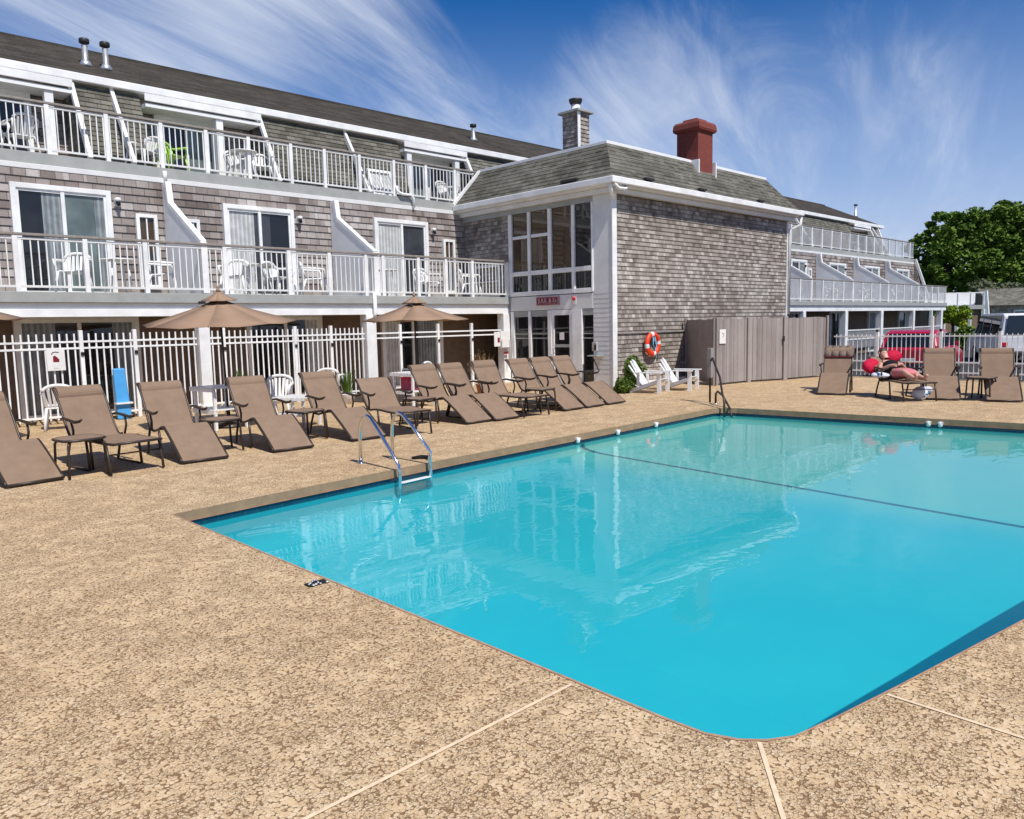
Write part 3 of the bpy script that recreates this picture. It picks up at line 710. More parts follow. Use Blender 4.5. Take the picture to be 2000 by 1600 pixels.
# third-floor door units of the left wing
def door3(t, x0, x1, panes): wall_door(t, x0, x1, 5.30, 6.78, lambda z: 19.50, panes, .08)
door3(lw, 3.1, 4.7, [(0,.5,'curtain_dark'),(.5,1,'glass_dark')]); door3(lw, 7.25, 8.75, [(0,.55,'glass_dark'),(.55,1,'glass_teal')]); door3(lw, 14.6, 16.3, [(0,.45,'glass_teal'),(.45,1,'glass_grey')])
for x in (4.93, 8.62, 14.35, 16.2):
    mb = MB(); mb.box(x-.085, x+.085, 18.90, 19.06, 5.27, 6.775); mb.build('corner_post', 'white_paint', lw, bevel=.008)
# small curtained window low in the mansard
def WM(z): return 18.55+.36*(z-5.29)
for (a, b, c, d) in [(12.75,13.55,5.34,6.1),(9.0,9.5,5.34,6.15)]:
    narrow_window(lw, a, b, c, d, WM if a > 10 else (lambda z: 19.52), True, .07, ('curtain','curtain'))
# downspouts
mb = MB(); mb.tube([(13.18,17.99,5.55),(13.18,17.97,5.42),(13.3,17.93,5.34),(13.62,17.93,5.34),(13.70,17.93,5.26),(13.71,17.93,5.0)], .038, 10); mb.build('downspout', 'white_paint', lw)
mb = MB(); mb.tube([(10.92,15.97,2.50),(10.92,15.96,2.0),(10.9,15.98,1.90)], .045, 10); mb.build('downspout', 'white_paint', lw)
mb = MB(); mb.tube([(6.87,17.98,5.20),(6.87,17.98,5.0)], .045, 10); mb.build('downspout', 'white_paint', lw)
# ---- far wing
fd = []; fs = []
for a, b in [(36.5,38.2),(40.8,42.9),(45.4,47.6),(50.3,52.4)]: fd.append((a, b, [(0,.5,'glass_dark'),(.5,1,'curtain_dark')], (2.47,4.55)))
posts = [25.3+1.15*k for k in range(25)]
fw_ = wing('long grey shingled motel wing receding beyond the lobby block to the right', 25.1, 53.6, (38, 17.5, -.32), fd, [(38.4,38.8,2.62,4.15)], [(38.0,4.3),(42.8,4.3)], [34.8,39.41,44.07,48.67], [(46.2,48.6)], [39.2,49.6],
     [p for p in posts if p < 53.5], [p+.3 for p in posts if p < 52.6], [(29.5,29.75),(34.0,34.25),(38.55,38.85),(43.1,43.4),(47.9,48.15),(52.7,53.0)], [(49.9,20.3,.75)], [(35,37,[(0,.5,'curtain_dark'),(.5,1,'glass_dark')]),(40,42.2,[(0,.5,'glass_dark'),(.5,1,'curtain_dark')]),(45,47,[(0,.5,'curtain_dark'),(.5,1,'glass_dark')]),(49.6,51.8,[(0,.5,'glass_dark'),(.5,1,'curtain')])], far=True, ground_z=-.32)
mb = MB(); mb.poly([(53.6,16.1,2.43),(53.6,17.5,2.43),(53.6,24,2.43),(53.6,24,-.32),(53.6,17.5,-.32),(53.6,17.5,2.43)][2:]); mb.prism([(53.5,17.3,2.44),(53.5,17.98,5.25),(53.5,24,5.25),(53.5,24,2.44)], (.1,0,0)); mb.prism([(50.3,18.55,5.29),(50.3,19.2,7.10),(50.3,24,7.1),(50.3,24,5.29)], (.12,0,0)); mb.box(53.5,53.6,17.72,24,-.32,2.42); mb.build('end_wall', 'wall_shingles_y', fw_, fix=True)
mb = MB(); mb.bar((53.62,16.95,2.4),(53.62,17.95,5.25), .12,.14,(0,-1,0)); mb.build('corner_board', 'white_paint', fw_)
mb = MB(); mb.bar((50.44,18.50,5.29),(50.44,19.18,7.15), .12,.14,(0,-1,0)); mb.build('corner_board', 'white_paint', fw_)
for a, b in [(38.75,43.15),(43.45,47.9),(48.2,52.7)]:
    mb = MB(); mb.box(a, b, 16.1, 16.16, .52, .58); mb.box(a, b, 16.1, 16.16, .98, 1.04); x = a+.1
    while x < b: mb.box(x-.012, x+.012, 16.12, 16.145, .1, .98); x += .14
    mb.build('porch_rail', 'offwhite_paint', fw_)

# ---- lobby block
XF, YW = 15.6, 12.40          # facade plane, long shingled side
LX1, ZE = 25.05, 5.20
lb = thing('lobby_block', 'shingled lobby block with mansard roof, tall glass entrance and white corner column', 'building', (20, 14, 0), world=True)
mb = MB(); slats_strip(mb, 'x', YW, XF+.12, LX1-.1, .04, 4.92, row=.11); mb.build('wall', 'wall_shingles_x', lb)
mb = MB(); slats_strip(mb, 'x', YW-.10, XF+.12, 18.85, .04, 1.36, row=.11); mb.quad((XF+.12,YW-.10,.04),(XF+.12,YW,.04),(XF+.12,YW,1.36),(XF+.12,YW-.1,1.36)); mb.build('lower_wall', 'wall_shingles_x', lb)
mb = MB(); mb.box(XF+.13, 18.87, YW-.14, YW-.001, 1.361, 1.40); mb.build('ledge', 'rail_wood', lb)
mb = MB(); mb.box(XF+.14, 18.87, YW-.13, YW+.1, -.01, .10); mb.build('plinth', 'panel_grey', lb)
mb = MB(); mb.box(LX1-.12, LX1, YW-.04, YW+.2, -.3, 4.92); mb.build('corner_board', 'white_paint', lb, bevel=.006)
mb = MB(); slats_strip(mb, 'y', XF, 16.0, 18.05, 2.43, 4.92, row=.11, lap=.014); mb.build('wall', 'wall_shingles_y', lb)
mb = MB(); slats_strip(mb, 'y', LX1-.02, YW+.02, 17.9, -.3, 4.92, row=.11, out=1); mb.build('wall', 'wall_shingles_y', lb)
for bx in [(16.40,17.46,3.32,3.40),(16.40,17.46,2.46,2.53),(16.40,16.47,2.531,3.319),(17.39,17.46,2.531,3.319),(16.471,17.389,2.90,2.93)]:
    mb = MB(); mb.box(XF-.09, XF-.03, *bx); mb.build('end_frame', 'white_paint', lb)
# corner column
mb = MB(); mb.box(XF-.03, XF+.11, 12.33, 12.96, 0, 4.90); mb.build('corner_column', 'offwhite_paint', lb, bevel=.008)
mb = MB(); mb.box(XF-.05, XF+.13, 12.30, 12.328, 0, 4.90); mb.box(XF+.111, XF+.13, 12.329, 12.40, 0, 4.9); mb.build('corner_trim', 'white_paint', lb, bevel=.004)
mb = MB(); z = .35
while z < 2.4: mb.box(XF-.034, XF-.031, 12.34, 12.95, z, z+.006); z += .12
mb.build('clapboard_lines', 'grey_trim', lb)
# upper glazing
posts_y = [16.02, 15.27, 14.50, 13.66, 12.99]
mb = MB()
for y, w in zip(posts_y, (.13,.10,.12,.10,.05)): mb.box(XF-.06, XF+.04, y-w, y, 2.47, 4.72)
mb.box(XF-.055, XF+.04, 12.96, 16.02, 3.00, 3.12); mb.box(XF-.055, XF+.04, 12.96, 16.02, 2.44, 2.56)
wf = mb.build('entrance_window', 'white_paint', lb, bevel=.006)
cols = ['glass_brown','glass_brown','glass_brown','glass_dark']
for k in range(4):
    a, b = posts_y[k+1], posts_y[k]-(.13,.10,.12,.10)[k]
    mb = MB(); mb.box(XF-.005, XF+.005, a+.003, b-.003, 3.123, 4.717); mb.build('pane', cols[k], wf)
    mb = MB(); mb.box(XF-.005, XF+.005, a+.003, b-.003, 2.563, 2.997); mb.build('pane', 'glass_dark', wf)
mb = MB()
for y0, y1 in [(15.29,15.87),(14.52,15.15)]: mb.box(XF-.04, XF-.006, y0, y1, 4.02, 4.10)
mb.build('transom_bar', 'panel_grey', wf)
mb = MB(); mb.box(XF-.05, XF+.04, 12.96, 18.05, 4.72, 4.93); mb.build('frieze_board', 'grey_trim', lb)
# sign band and ground storey
mb = MB(); mb.box(XF-.04, XF+.05, 12.965, 16.0, 2.03, 2.42); mb.build('sign_band', 'offwhite_paint', lb, bevel=.004)
mb = MB(); mb.box(XF-.06, XF+.05, 15.86, 15.99, 0, 2.02); mb.build('door_post', 'white_paint', lb, bevel=.005)
mb = MB(); mb.box(XF-.05, XF+.05, 15.20, 15.30, 0, 2.02); mb.build('door_post', 'white_paint', lb, bevel=.005)
mb = MB(); mb.box(XF-.06, XF+.05, 14.42, 14.55, 0, 2.02); mb.build('door_post', 'white_paint', lb, bevel=.005)
mb = MB(); mb.box(XF-.06, XF+.05, 13.33, 13.66, 0, 2.02); mb.build('door_post', 'white_paint', lb, bevel=.005)
for (a, b, m) in [(15.30,15.86,'glass_dark'),(14.55,15.20,'glass_dark'),(12.965,13.33,'glass_dark')]:
    mb = MB(); mb.box(XF, XF+.01, a+.003, b-.003, .12, 1.96); p_ = mb.build('sidelight', m, lb)
    for q_ in ((0,.118,.02),(1.86,2.02,-.002)):
        mb = MB(); mb.box(XF-.03, XF+q_[2], a, b, q_[0], q_[1]); mb.build('frame', 'grey_trim', p_)
    mb = MB(); mb.box(XF-.012, XF-.002, a+.01, b-.01, 1.37, 1.40); mb.box(XF-.012, XF-.002, a+.01, b-.01, 1.25, 1.28); mb.build('reflected_rails', 'grey_trim', p_)  # grey strips stand in for the fence rails mirrored in the panes
mb = MB(); mb.box(XF-.04, XF+.03, 13.66, 13.78, 0, 2.02); mb.box(XF-.04, XF+.03, 14.34, 14.42, 0, 2.02); mb.box(XF-.04, XF+.03, 13.78, 14.34, 1.88, 2.02); mb.box(XF-.04, XF+.03, 13.78, 14.34, 0, .28)
dr = mb.build('entrance_door', 'white_paint', lb, bevel=.005)
mb = MB(); mb.box(XF-.003, XF+.007, 13.783, 14.337, .283, 1.877); mb.build('pane', 'glass_dark', dr)
mb = MB(); mb.box(XF-.02, XF-.005, 13.783, 14.337, 1.02, 1.10); mb.build('push_bar', 'galvanised', dr)
mb = MB(); mb.box(XF-.012, XF-.006, 14.0, 14.16, 1.22, 1.42); mb.build('notice', 'paper', dr)
mb = MB(); mb.tube([(XF-.05,14.30,1.0),(XF-.11,14.30,1.0),(XF-.11,14.30,.86),(XF-.05,14.30,.86)], .012, 8); mb.build('handle', 'chrome', dr)
# eaves and mansard
def eave_ring(mb, d0, d1, z0, z1):
    mb.box(XF-d0, XF-d1, 12.4-d0, 17.98, z0, z1)
mb = MB(); mb.box(XF-.42, XF-.29, 11.98, 18.0, 5.03, 5.19); mb.box(XF-.29+.001, LX1+.30, 11.98, 12.11, 5.03, 5.19); mb.build('gutter', 'white_paint', lb, bevel=.02)
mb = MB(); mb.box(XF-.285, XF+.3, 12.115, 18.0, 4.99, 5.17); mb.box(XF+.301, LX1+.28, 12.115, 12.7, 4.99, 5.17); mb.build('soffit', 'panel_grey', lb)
mb = MB(); mb.box(XF-.16, XF-.051, 12.24, 18.0, 4.86, 4.985); mb.box(XF-.05, LX1+.12, 12.24, 12.38, 4.86, 4.985); mb.build('bed_moulding', 'offwhite_paint', lb, bevel=.01)
A0 = (XF-.34, 12.06); B0 = (LX1+.24, 12.06); TI = .86; ZT = 6.24
n = 9
mx_ = MB(); my_ = MB(); me_ = MB()
for k in range(n):
    a, b = k/n, (k+1)/n; ca = a**.92; cb_ = b**.92
    ia, ib = TI*ca, TI*cb_; za, zb = 5.19+(ZT-5.19)*a, 5.19+(ZT-5.19)*b; L = .016
    my_.quad((A0[0]+ia-L,A0[1]+ia-L,za),(A0[0]+ia-L,18.05-ia*.35,za),(A0[0]+ib,18.05-ib*.35,zb),(A0[0]+ib,A0[1]+ib,zb)); my_.quad((A0[0]+ia,A0[1]+ia,za),(A0[0]+ia,18.05,za),(A0[0]+ia-L,18.05,za),(A0[0]+ia-L,A0[1]+ia-L,za))
    mx_.quad((A0[0]+ia-L,A0[1]+ia-L,za),(B0[0]-ia+L,A0[1]+ia-L,za),(B0[0]-ib,A0[1]+ib,zb),(A0[0]+ib,A0[1]+ib,zb)); mx_.quad((A0[0]+ia,A0[1]+ia,za),(B0[0]-ia,A0[1]+ia,za),(B0[0]-ia+L,A0[1]+ia-L,za),(A0[0]+ia-L,A0[1]+ia-L,za))
    me_.quad((B0[0]-ia+L,A0[1]+ia-L,za),(B0[0]-ia+L,18.2,za),(B0[0]-ib,18.2,zb),(B0[0]-ib,A0[1]+ib,zb))
my_.build('mansard_roof', 'mansard_shingles_y', lb); mx_.build('mansard_roof', 'mansard_shingles_x', lb); me_.build('mansard_roof', 'mansard_shingles_y', lb)
tx0, ty0, tx1 = A0[0]+TI, A0[1]+TI, B0[0]-TI
mb = MB(); mb.box(tx0, tx1, ty0, 18.6, ZT-.06, ZT-.01); mb.build('flat_roof', 'asphalt', lb)
mb = MB(); mb.box(tx0-.03, tx0+.05, ty0-.03, 17.8, ZT-.02, ZT+.06); mb.box(tx0+.051, 20.0, ty0-.03, ty0+.05, ZT-.02, ZT+.06); mb.box(20.9, tx1+.03, ty0-.03, ty0+.05, ZT-.02, ZT+.06); mb.build('roof_edge_trim', 'panel_grey', lb, bevel=.008)
mb = MB(); mb.bar((A0[0]-.02,18.02,5.22),(tx0-.02,17.78,6.26), .07,.09,(0,1,0)); mb.build('rake_board', 'white_paint', lb)
for x, y in [(XF-.30,13.35)]:
    mb = MB(); mb.box(XF-.36, XF-.22, 13.2, 13.75, 5.25, 5.31); mb.build('roof_vent', 'dark_metal', lb)
for x in (16.6, 19.1, 22.4):
    mb = MB(); mb.box(x, x+.35, 12.02, 12.16, 5.25, 5.30); mb.build('roof_vent', 'dark_metal', lb)
mb = MB(); mb.tube([(XF-.33,12.12,5.02),(XF-.33,12.12,4.9),(XF-.25,12.16,4.80),(XF-.09,12.22,4.78),(XF-.04,12.25,4.70)], .045, 10); mb.tube([(XF-.30,12.04,5.03),(XF-.12,12.04,4.92),(XF+.15,12.06,4.93),(XF+.32,12.08,5.02)], .04, 10); mb.build('downspout', 'white_paint', lb)
mb = MB(); mb.tube([(LX1+.22,12.06,5.02),(LX1+.2,12.06,4.75),(LX1-.04,12.30,4.6),(LX1-.04,12.32,1.8)], .045, 10); mb.build('downspout', 'white_paint', lb)
# brick chimney (part of the building)
mb = MB(); mb.box(20.08, 20.86, 12.72, 13.45, 5.6, 7.12); ch = mb.build('brick_chimney', 'brick_red', lb, bevel=.01)
mb = MB(); i0 = [(0,7.12),(.07,7.16),(.09,7.22),(.07,7.36),(.03,7.42),(-.10,7.44),(-.14,7.52)]
for (da, za), (db, zb) in zip(i0[:-1], i0[1:]):
    P = lambda d, z: [(20.08-d,12.72-d,z),(20.86+d,12.72-d,z),(20.86+d,13.45+d,z),(20.08-d,13.45+d,z)]
    A_, B_ = P(da,za), P(db,zb)
    for k in range(4): mb.quad(A_[k], A_[(k+1)%4], B_[(k+1)%4], B_[k])
mb.poly(P(-.14,7.52)); mb.build('chimney_cap', 'brick_red', ch)
mb = MB(); mb.box(20.02,20.07,12.66,13.3,5.75,6.3); mb.box(20.87,20.92,12.62,13.3,5.72,6.3); mb.box(20.02,20.92,12.60,12.70,5.68,5.74); mb.build('flashing', 'panel_grey', ch)
# shingled chimney with metal pot
mb = MB(); cxa, cxb, cya, cyb = 16.55, 17.02, 14.25, 14.80
slats_strip(mb, 'y', cxa, cya, cyb, 6.1, 7.36, row=.11); mb.quad((cxb,cya,6.1),(cxb,cyb,6.1),(cxb,cyb,7.36),(cxb,cya,7.36)); c2 = mb.build('shingled_chimney', 'wall_shingles_y', lb)
mb = MB(); slats_strip(mb, 'x', cya, cxa, cxb, 6.1, 7.36, row=.11); mb.quad((cxa,cyb,6.1),(cxb,cyb,6.1),(cxb,cyb,7.36),(cxa,cyb,7.36)); mb.build('front_face', 'wall_shingles_x', c2)
mb = MB(); mb.box(cxa-.035,cxa+.07,cya-.035,cya-.015,6.1,7.36); mb.build('corner_board', 'white_paint', c2)
mb = MB(); mb.box(cxa-.10,cxb+.10,cya-.10,cyb+.10,7.361,7.43); mb.build('chimney_cap', 'grey_trim', c2, bevel=.012)
mb = MB(); mb.lathe(((cxa+cxb)/2,(cya+cyb)/2,7.43), [(.20,0),(.13,.06),(.12,.20)], 18); pt = mb.build('flue_pot', 'offwhite_paint', c2)
mb = MB(); mb.lathe(((cxa+cxb)/2,(cya+cyb)/2,7.63), [(.13,0),(.16,.04),(.185,.10),(.19,.14),(.10,.15)], 18); mb.build('flue_cap', 'dark_metal', pt)
# things on the lobby
def text_mesh(name, body, size, mat, parent, loc, rot):
    cu = bpy.data.curves.new(name, 'FONT'); cu.body = body; cu.size = size; cu.extrude = .004; cu.align_x = 'CENTER'; cu.align_y = 'CENTER'
    o = bpy.data.objects.new(name, cu); COL.objects.link(o); dg = bpy.context.evaluated_depsgraph_get(); me = bpy.data.meshes.new_from_object(o.evaluated_get(dg))
    bpy.data.objects.remove(o); me.materials.clear(); me.materials.append(MATS[mat]); q = bpy.data.objects.new(name, me); COL.objects.link(q); q.parent = parent
    q.location = loc; q.rotation_euler = rot; return q
sg = thing('entrance_sign', 'maroon sign board with pale lettering above the lobby door', 'sign', (XF-.04, 14.53, 2.27), world=True)
mb = MB(); mb.box(XF-.075, XF-.042, 14.12, 14.95, 2.15, 2.395); mb.build('board', 'sign_maroon', sg, bevel=.006)
mb = MB()
for a in [(14.12,14.95,2.375,2.395),(14.12,14.95,2.15,2.168),(14.12,14.14,2.169,2.374),(14.93,14.95,2.169,2.374)]: mb.box(XF-.085, XF-.0755, *a)
mb.box(XF-.082, XF-.076, 14.2, 14.86, 2.195, 2.203); mb.build('border', 'sign_pink', sg)
text_mesh('lettering', 'JUUL & Es', .165, 'sign_pink', sg, (-.040, 0.005, .012), (R(90), 0, R(-90)))
al = thing('alarm_light', 'small dark red alarm light on the white band right of the maroon sign', 'alarm light', (XF-.04, 13.58, 2.27), world=True)
mb = MB(); mb.box(XF-.055,XF-.041,13.52,13.64,2.16,2.36); mb.build('back_plate', 'white_plastic', al, bevel=.004)
mb = MB(); mb.ell((XF-.08,13.58,2.30),(.05,.05,.055),12,8); mb.build('lens', 'lens_red', al)
ph = thing('wall_phone', 'cream wall phone with dark receiver on the white corner column', 'phone', (XF-.03, 12.88, 1.0), world=True)
mb = MB(); mb.box(XF-.11,XF-.031,12.80,12.95,.93,1.16); mb.build('housing', 'beige_frame', ph, bevel=.01)
mb = MB(); mb.box(XF-.135,XF-.111,12.80,12.86,.96,1.10); mb.build('receiver', 'black_rubber', ph, bevel=.01)
ws = thing('wall_shelf', 'small grey drop shelf bracketed on the white corner column under the phone', 'shelf', (XF-.03, 12.78, .78), world=True)
mb = MB(); mb.box(XF-.30,XF-.031,12.62,12.95,.80,.83); mb.build('shelf_board', 'grey_trim', ws)
mb = MB(); mb.bar((XF-.28,12.78,.79),(XF-.04,12.78,.42),.02,.02); mb.build('bracket', 'dark_metal', ws)

# ================================================================== pool fence between porch columns (left)
def picket_run(t, x0, x1, y, posts, pickets=True, gap=.124, top=1.66, rails=(1.39,1.51,.13), mats='white_paint', name='fence_panel', axis='x'):
    B = (lambda m, a, b, c, d, e, f: m.box(a, b, c, d, e, f)) if axis == 'x' else (lambda m, a, b, c, d, e, f: m.box(c, d, a, b, e, f))
    mb = MB()
    for z in rails: B(mb, x0, x1, y-.018, y+.018, z-.018, z+.018)
    mb.build('rails', mats, t)
    if pickets:
        mb = MB(); x = x0+.06
        while x < x1-.02:
            if all(abs(x-p) > .05 for p in posts): pw = .0135 if axis == 'x' else .0075; B(mb, x-pw, x+pw, y-.010, y+.010, .07, top)
            x += gap
        mb.build('pickets', mats, t)
    for p in posts:
        mb = MB(); B(mb, p-.035, p+.035, y-.037, y+.037, 0, top+.06); po = mb.build('post', mats, t, bevel=.005)
        mb = MB()
        for z in (1.28,): B(mb, p-.03, p+.03, y-.065, y-.038, z-.035, z+.035)
        mb.build('hinge', 'black_rubber', po, bevel=.012)
G1 = 'white picket fence sections along the porch'
for (a, b, posts, pk, lab) in [(2.62, 6.58, [4.40,5.36], True, 'white picket fence section with the warning sign, left of the first porch column'),
                          (6.85, 10.68, [7.15,8.82,9.75], True, 'white picket fence section between the first two porch columns'),
                          (11.0, 15.28, [12.98,14.16,11.75], False, 'open white fence rails without pickets beside the lobby corner')]:
    t = thing('fence_section', lab, 'fence', (a, 16.13, 0), G1, world=True)
    picket_run(t, a, b, 16.13, posts, pk)
mb = MB(); mb.box(-3, 2.33, 16.11, 16.15, 1.49, 1.53)
t = thing('fence_section', 'white picket fence section at the far left edge, before the first gate', 'fence', (-3, 16.13, 0), G1, world=True); picket_run(t, -3, 2.33, 16.13, [-1.2,.6], True)
# warning sign on the fence
t = thing('fence_sign', 'white sign with a dark red figure fixed to the left picket fence', 'sign', (3.95,16.08,1.0), world=True)
mb = MB(); mb.box(3.80,4.10,16.075,16.09,.99,1.37); mb.build('board', 'paper', t, bevel=.004)
mb = MB(); mb.prism([(3.90,16.074,1.15),(4.0,16.074,1.15),(4.0,16.074,1.20),(3.935,16.074,1.27),(3.90,16.074,1.25)], (0,-.003,0)); mb.build('figure', 'sign_maroon', t, fix=True)
mb = MB(); mb.tube([(3.88,16.072,1.29),(3.90,16.072,1.325),(3.95,16.072,1.335),(4.0,16.072,1.325)], .006, 6); mb.build('figure_arm', 'black_rubber', t)
mb = MB(); mb.box(3.90,4.0,16.071,16.0745,1.03,1.11); mb.build('caption_plate', 'offwhite_paint', t)

# ================================================================== right-hand pool fence
t = thing('pool_fence', 'low white picket fence along the parking side of the pool deck', 'fence', (21.75, 5, 0), world=True)
picket_run(t, 1.4, 9.35, 21.75, [8.17,6.6,5.28,3.9,2.6,1.5], True, .115, 1.19, (1.13,.46,.20), axis='y')
t = thing('sign_post', 'tall thin white post standing in front of the red car', 'post', (21.6, 6.77, 0), world=True)
mb = MB(); mb.box(21.57,21.63,6.74,6.80,.42,1.64); mb.build('post', 'white_paint', t, bevel=.004)
mb = MB(); mb.box(21.58,21.74,6.75,6.79,.44,.50); mb.build('clamp', 'galvanised', t)

# ================================================================== stockade fence
SK = [((18.82,12.28),(17.40,10.50)),((17.40,10.50),(18.78,10.36)),((18.78,10.36),(19.95,9.92)),((19.95,9.92),(21.75,9.56))]
SL = ['return panel of the weathered stockade fence running back to the lobby wall','weathered stockade fence panel with the white notice on it','weathered stockade fence panel with a dark latch, second from the notice','longest weathered stockade fence panel at the right end']
for (a, b), lab in zip(SK, SL):
    a = Vector((*a,0)); b = Vector((*b,0)); d = (b-a).normalized(); nrm_ = Vector((d.y,-d.x,0)); L = (b-a).length
    if nrm_.dot(Vector((-1,-1,0))) < 0: nrm_ = -nrm_
    t = thing('stockade_fence', lab, 'fence', tuple((a+b)/2), 'weathered stockade fence panels', world=True)
    mb = MB(); n = int(L/.145)
    for k in range(n):
        p = a+d*(L*k/n+.004); q = a+d*(L*(k+1)/n-.004); h = 1.68+random.uniform(-.012,.012); o_ = nrm_*random.uniform(0,.008)
        mb.hexa([p+o_+Vector((0,0,.05)), q+o_+Vector((0,0,.05)), q+o_-nrm_*.02+Vector((0,0,.05)), p+o_-nrm_*.02+Vector((0,0,.05)), p+o_+Vector((0,0,h)), q+o_+Vector((0,0,h)), q+o_-nrm_*.02+Vector((0,0,h)), p+o_-nrm_*.02+Vector((0,0,h))])
    mb.build('boards', 'stockade_wood', t)
    for p in (a+d*.03, b-d*.03):
        mb = MB(); mb.bar(p+nrm_*.03, p+nrm_*.03+Vector((0,0,1.72)), .08, .05, tuple(nrm_)); mb.build('post', 'stockade_wood', t, bevel=.006)
    if 'latch' in lab:
        p = b-d*.08+nrm_*.06+Vector((0,0,1.05)); mb = MB(); mb.bar(p, p+Vector((0,0,.14)), .04,.03, tuple(nrm_)); mb.build('latch', 'dark_metal', t, bevel=.005)
a = Vector((17.40,10.50,0)); d = (Vector((18.78,10.36,0))-a).normalized(); nn = Vector((d.y,-d.x,0))
p = a+d*.16+nn*.03; mb = MB(); mb.bar(p+d*.1+Vector((0,0,1.06)), p+d*.1+Vector((0,0,1.42)), .26,.006, tuple(nn))
t = thing('paper_notice', 'white paper notice pinned to the stockade fence', 'notice', tuple(p+Vector((0,0,1.05))), world=True); mb.build('sheet', 'paper', t)
q = p+d*.1+nn*.006; mb = MB(); mb.tube([q+Vector((0,0,1.33))-d*.03, q+Vector((0,0,1.30))+d*.05, q+Vector((0,0,1.22))], .006, 6); mb.build('drawing', 'dark_metal', t)

# ================================================================== chaise loungers
def sling_strip(prof, w, th=.010):
    mb = MB()
    up_ = [(-w/2, d, z+th) for d, z in prof]
    for k in range(len(prof)-1):
        (d0, z0), (d1, z1) = prof[k], prof[k+1]
        for s0, s1 in ((-w/2, 0), (0, w/2)):
            mb.quad((s0,d0,z0+th),(s1,d0,z0+th),(s1,d1,z1+th),(s0,d1,z1+th), True)
        mb.quad((-w/2,d0,z0),(-w/2,d1,z1),(w/2,d1,z1),(w/2,d0,z0), True)
    for k in (0, len(prof)-1):
        d0, z0 = prof[k]; mb.quad((-w/2,d0,z0),(w/2,d0,z0),(w/2,d0,z0+th),(-w/2,d0,z0+th))
    return mb
def smooth_prof(pts, n=5):
    out_ = []
    for i in range(len(pts)-1):
        p0 = pts[max(i-1,0)]; p1 = pts[i]; p2 = pts[i+1]; p3 = pts[min(i+2,len(pts)-1)]
        for k in range(n):
            t_ = k/n; out_.append(tuple(.5*((2*p1[j])+(-p0[j]+p2[j])*t_+(2*p0[j]-5*p1[j]+4*p2[j]-p3[j])*t_*t_+(-p0[j]+3*p1[j]-3*p2[j]+p3[j])*t_**3) for j in (0,1)))
    out_.append(pts[-1]); return out_
def make_lounger(kind):
    """local: foot at y=0, head towards +y"""
    t = thing('chaise_lounger', '', 'sun lounger')
    if kind == 'slope': prof = [(0,.035),(.28,.23),(.56,.405),(.66,.425),(.80,.385),(1.0,.345),(1.12,.375),(1.22,.50),(1.36,.72),(1.48,.88),(1.57,.955)]
    elif kind == 'flat': prof = [(0,.375),(.3,.37),(.62,.375),(.85,.365),(1.05,.345),(1.15,.39),(1.27,.56),(1.40,.78),(1.50,.91),(1.56,.975)]
    else: prof = [(0,.375),(.3,.37),(.62,.375),(.85,.365),(1.05,.345),(1.17,.40),(1.33,.56),(1.50,.72),(1.60,.79),(1.68,.80)]
    sp = smooth_prof(prof, 4); w = .58
    sl = sling_strip(sp, w-.03).build('sling', 'sling_fabric', t)
    for s in (-1, 1):
        mb = MB(); mb.tube([(s*w/2, d, z-.004) for d, z in sp], .0155, 8); mb.build('side_rail', 'bronze_metal', t)
    for q_ in (0, -1):
        mb = MB(); mb.tube([(-w/2, prof[q_][0], prof[q_][1]-.004), (w/2, prof[q_][0], prof[q_][1]-.004)], .016, 8); mb.build('cross_bar', 'bronze_metal', t)
    # U-shaped legs and curved arms
    for s in (-1, 1):
        x = s*(w/2+.022)
        yy = .70 if kind == 'slope' else .62
        mb = MB(); mb.tube([(x,yy-.03,0.012),(x,yy,.22),(x,yy+.03,.385)], [.017,.017,.016], 8); mb.build('leg', 'bronze_metal', t)
        mb = MB(); mb.tube([(x,1.24,0.012),(x,1.16,.22),(x,1.08,.37)], [.017,.017,.016], 8); mb.build('leg', 'bronze_metal', t)
        mb = MB(); mb.tube([(x,yy+.01,.014),(x,1.22,.014)], .013, 6); mb.build('foot_bar', 'bronze_metal', t)
        am = [(x,1.33,.60),(x*1.05,1.22,.615),(x*1.06,1.05,.60),(x*1.06,.88,.585),(x*1.05,.76,.60),(x*1.03,.70,.625)]
        mb = MB(); mb.tube(am, [.012,.017,.021,.021,.018,.013], 8); a_ = mb.build('arm_rest', 'bronze_metal', t)
        mb = MB(); mb.tube([(x*1.05,1.0,.595),(x*1.03,.96,.48),(x,1.0,.36)], [.013,.015,.014], 8); mb.build('arm_support', 'bronze_metal', a_)
        if kind != 'slope':
            mb = MB(); mb.tube([(x,.12,.362),(x,.07,.18),(x,.04,.012)], [.015,.016,.017], 8); mb.build('leg', 'bronze_metal', t)
    if kind != 'slope':
        mb = MB(); mb.tube([(-w/2-.02,.10,.24),(w/2+.02,.10,.24)], .010, 6); mb.build('brace', 'bronze_metal', t)
    # head roll
    if kind != 'recl':
        (d1, z1), (d0, z0) = prof[-1], prof[-3]; v = (Vector((0,d1,z1))-Vector((0,d0,z0))).normalized(); nn = Vector((0,-v.z,v.y))
        mb = MB(); c = Vector((0,d1,z1))+v*.004; P = []
        for k in range(9):
            a = k/8; off = nn*(.014+.040*math.sin(math.pi*min(1,a*1.02))**.7)
            P.append(c-v*(.17*a)+off)
        for k in range(8):
            a, b = P[k], P[k+1]; mb.quad((-.27,a.y,a.z),(-.27,b.y,b.z),(.27,b.y,b.z),(.27,a.y,a.z), True)
        for sx in (-.27,.27): mb.poly([(sx,p.y,p.z) for p in P])
        mb.build('head_pad', 'sling_fabric', t)
    return t
PS, PF, PR = Proto(make_lounger('slope')), Proto(make_lounger('flat')), Proto(make_lounger('recl'))
GL = 'tan sling loungers in the row facing the pool'
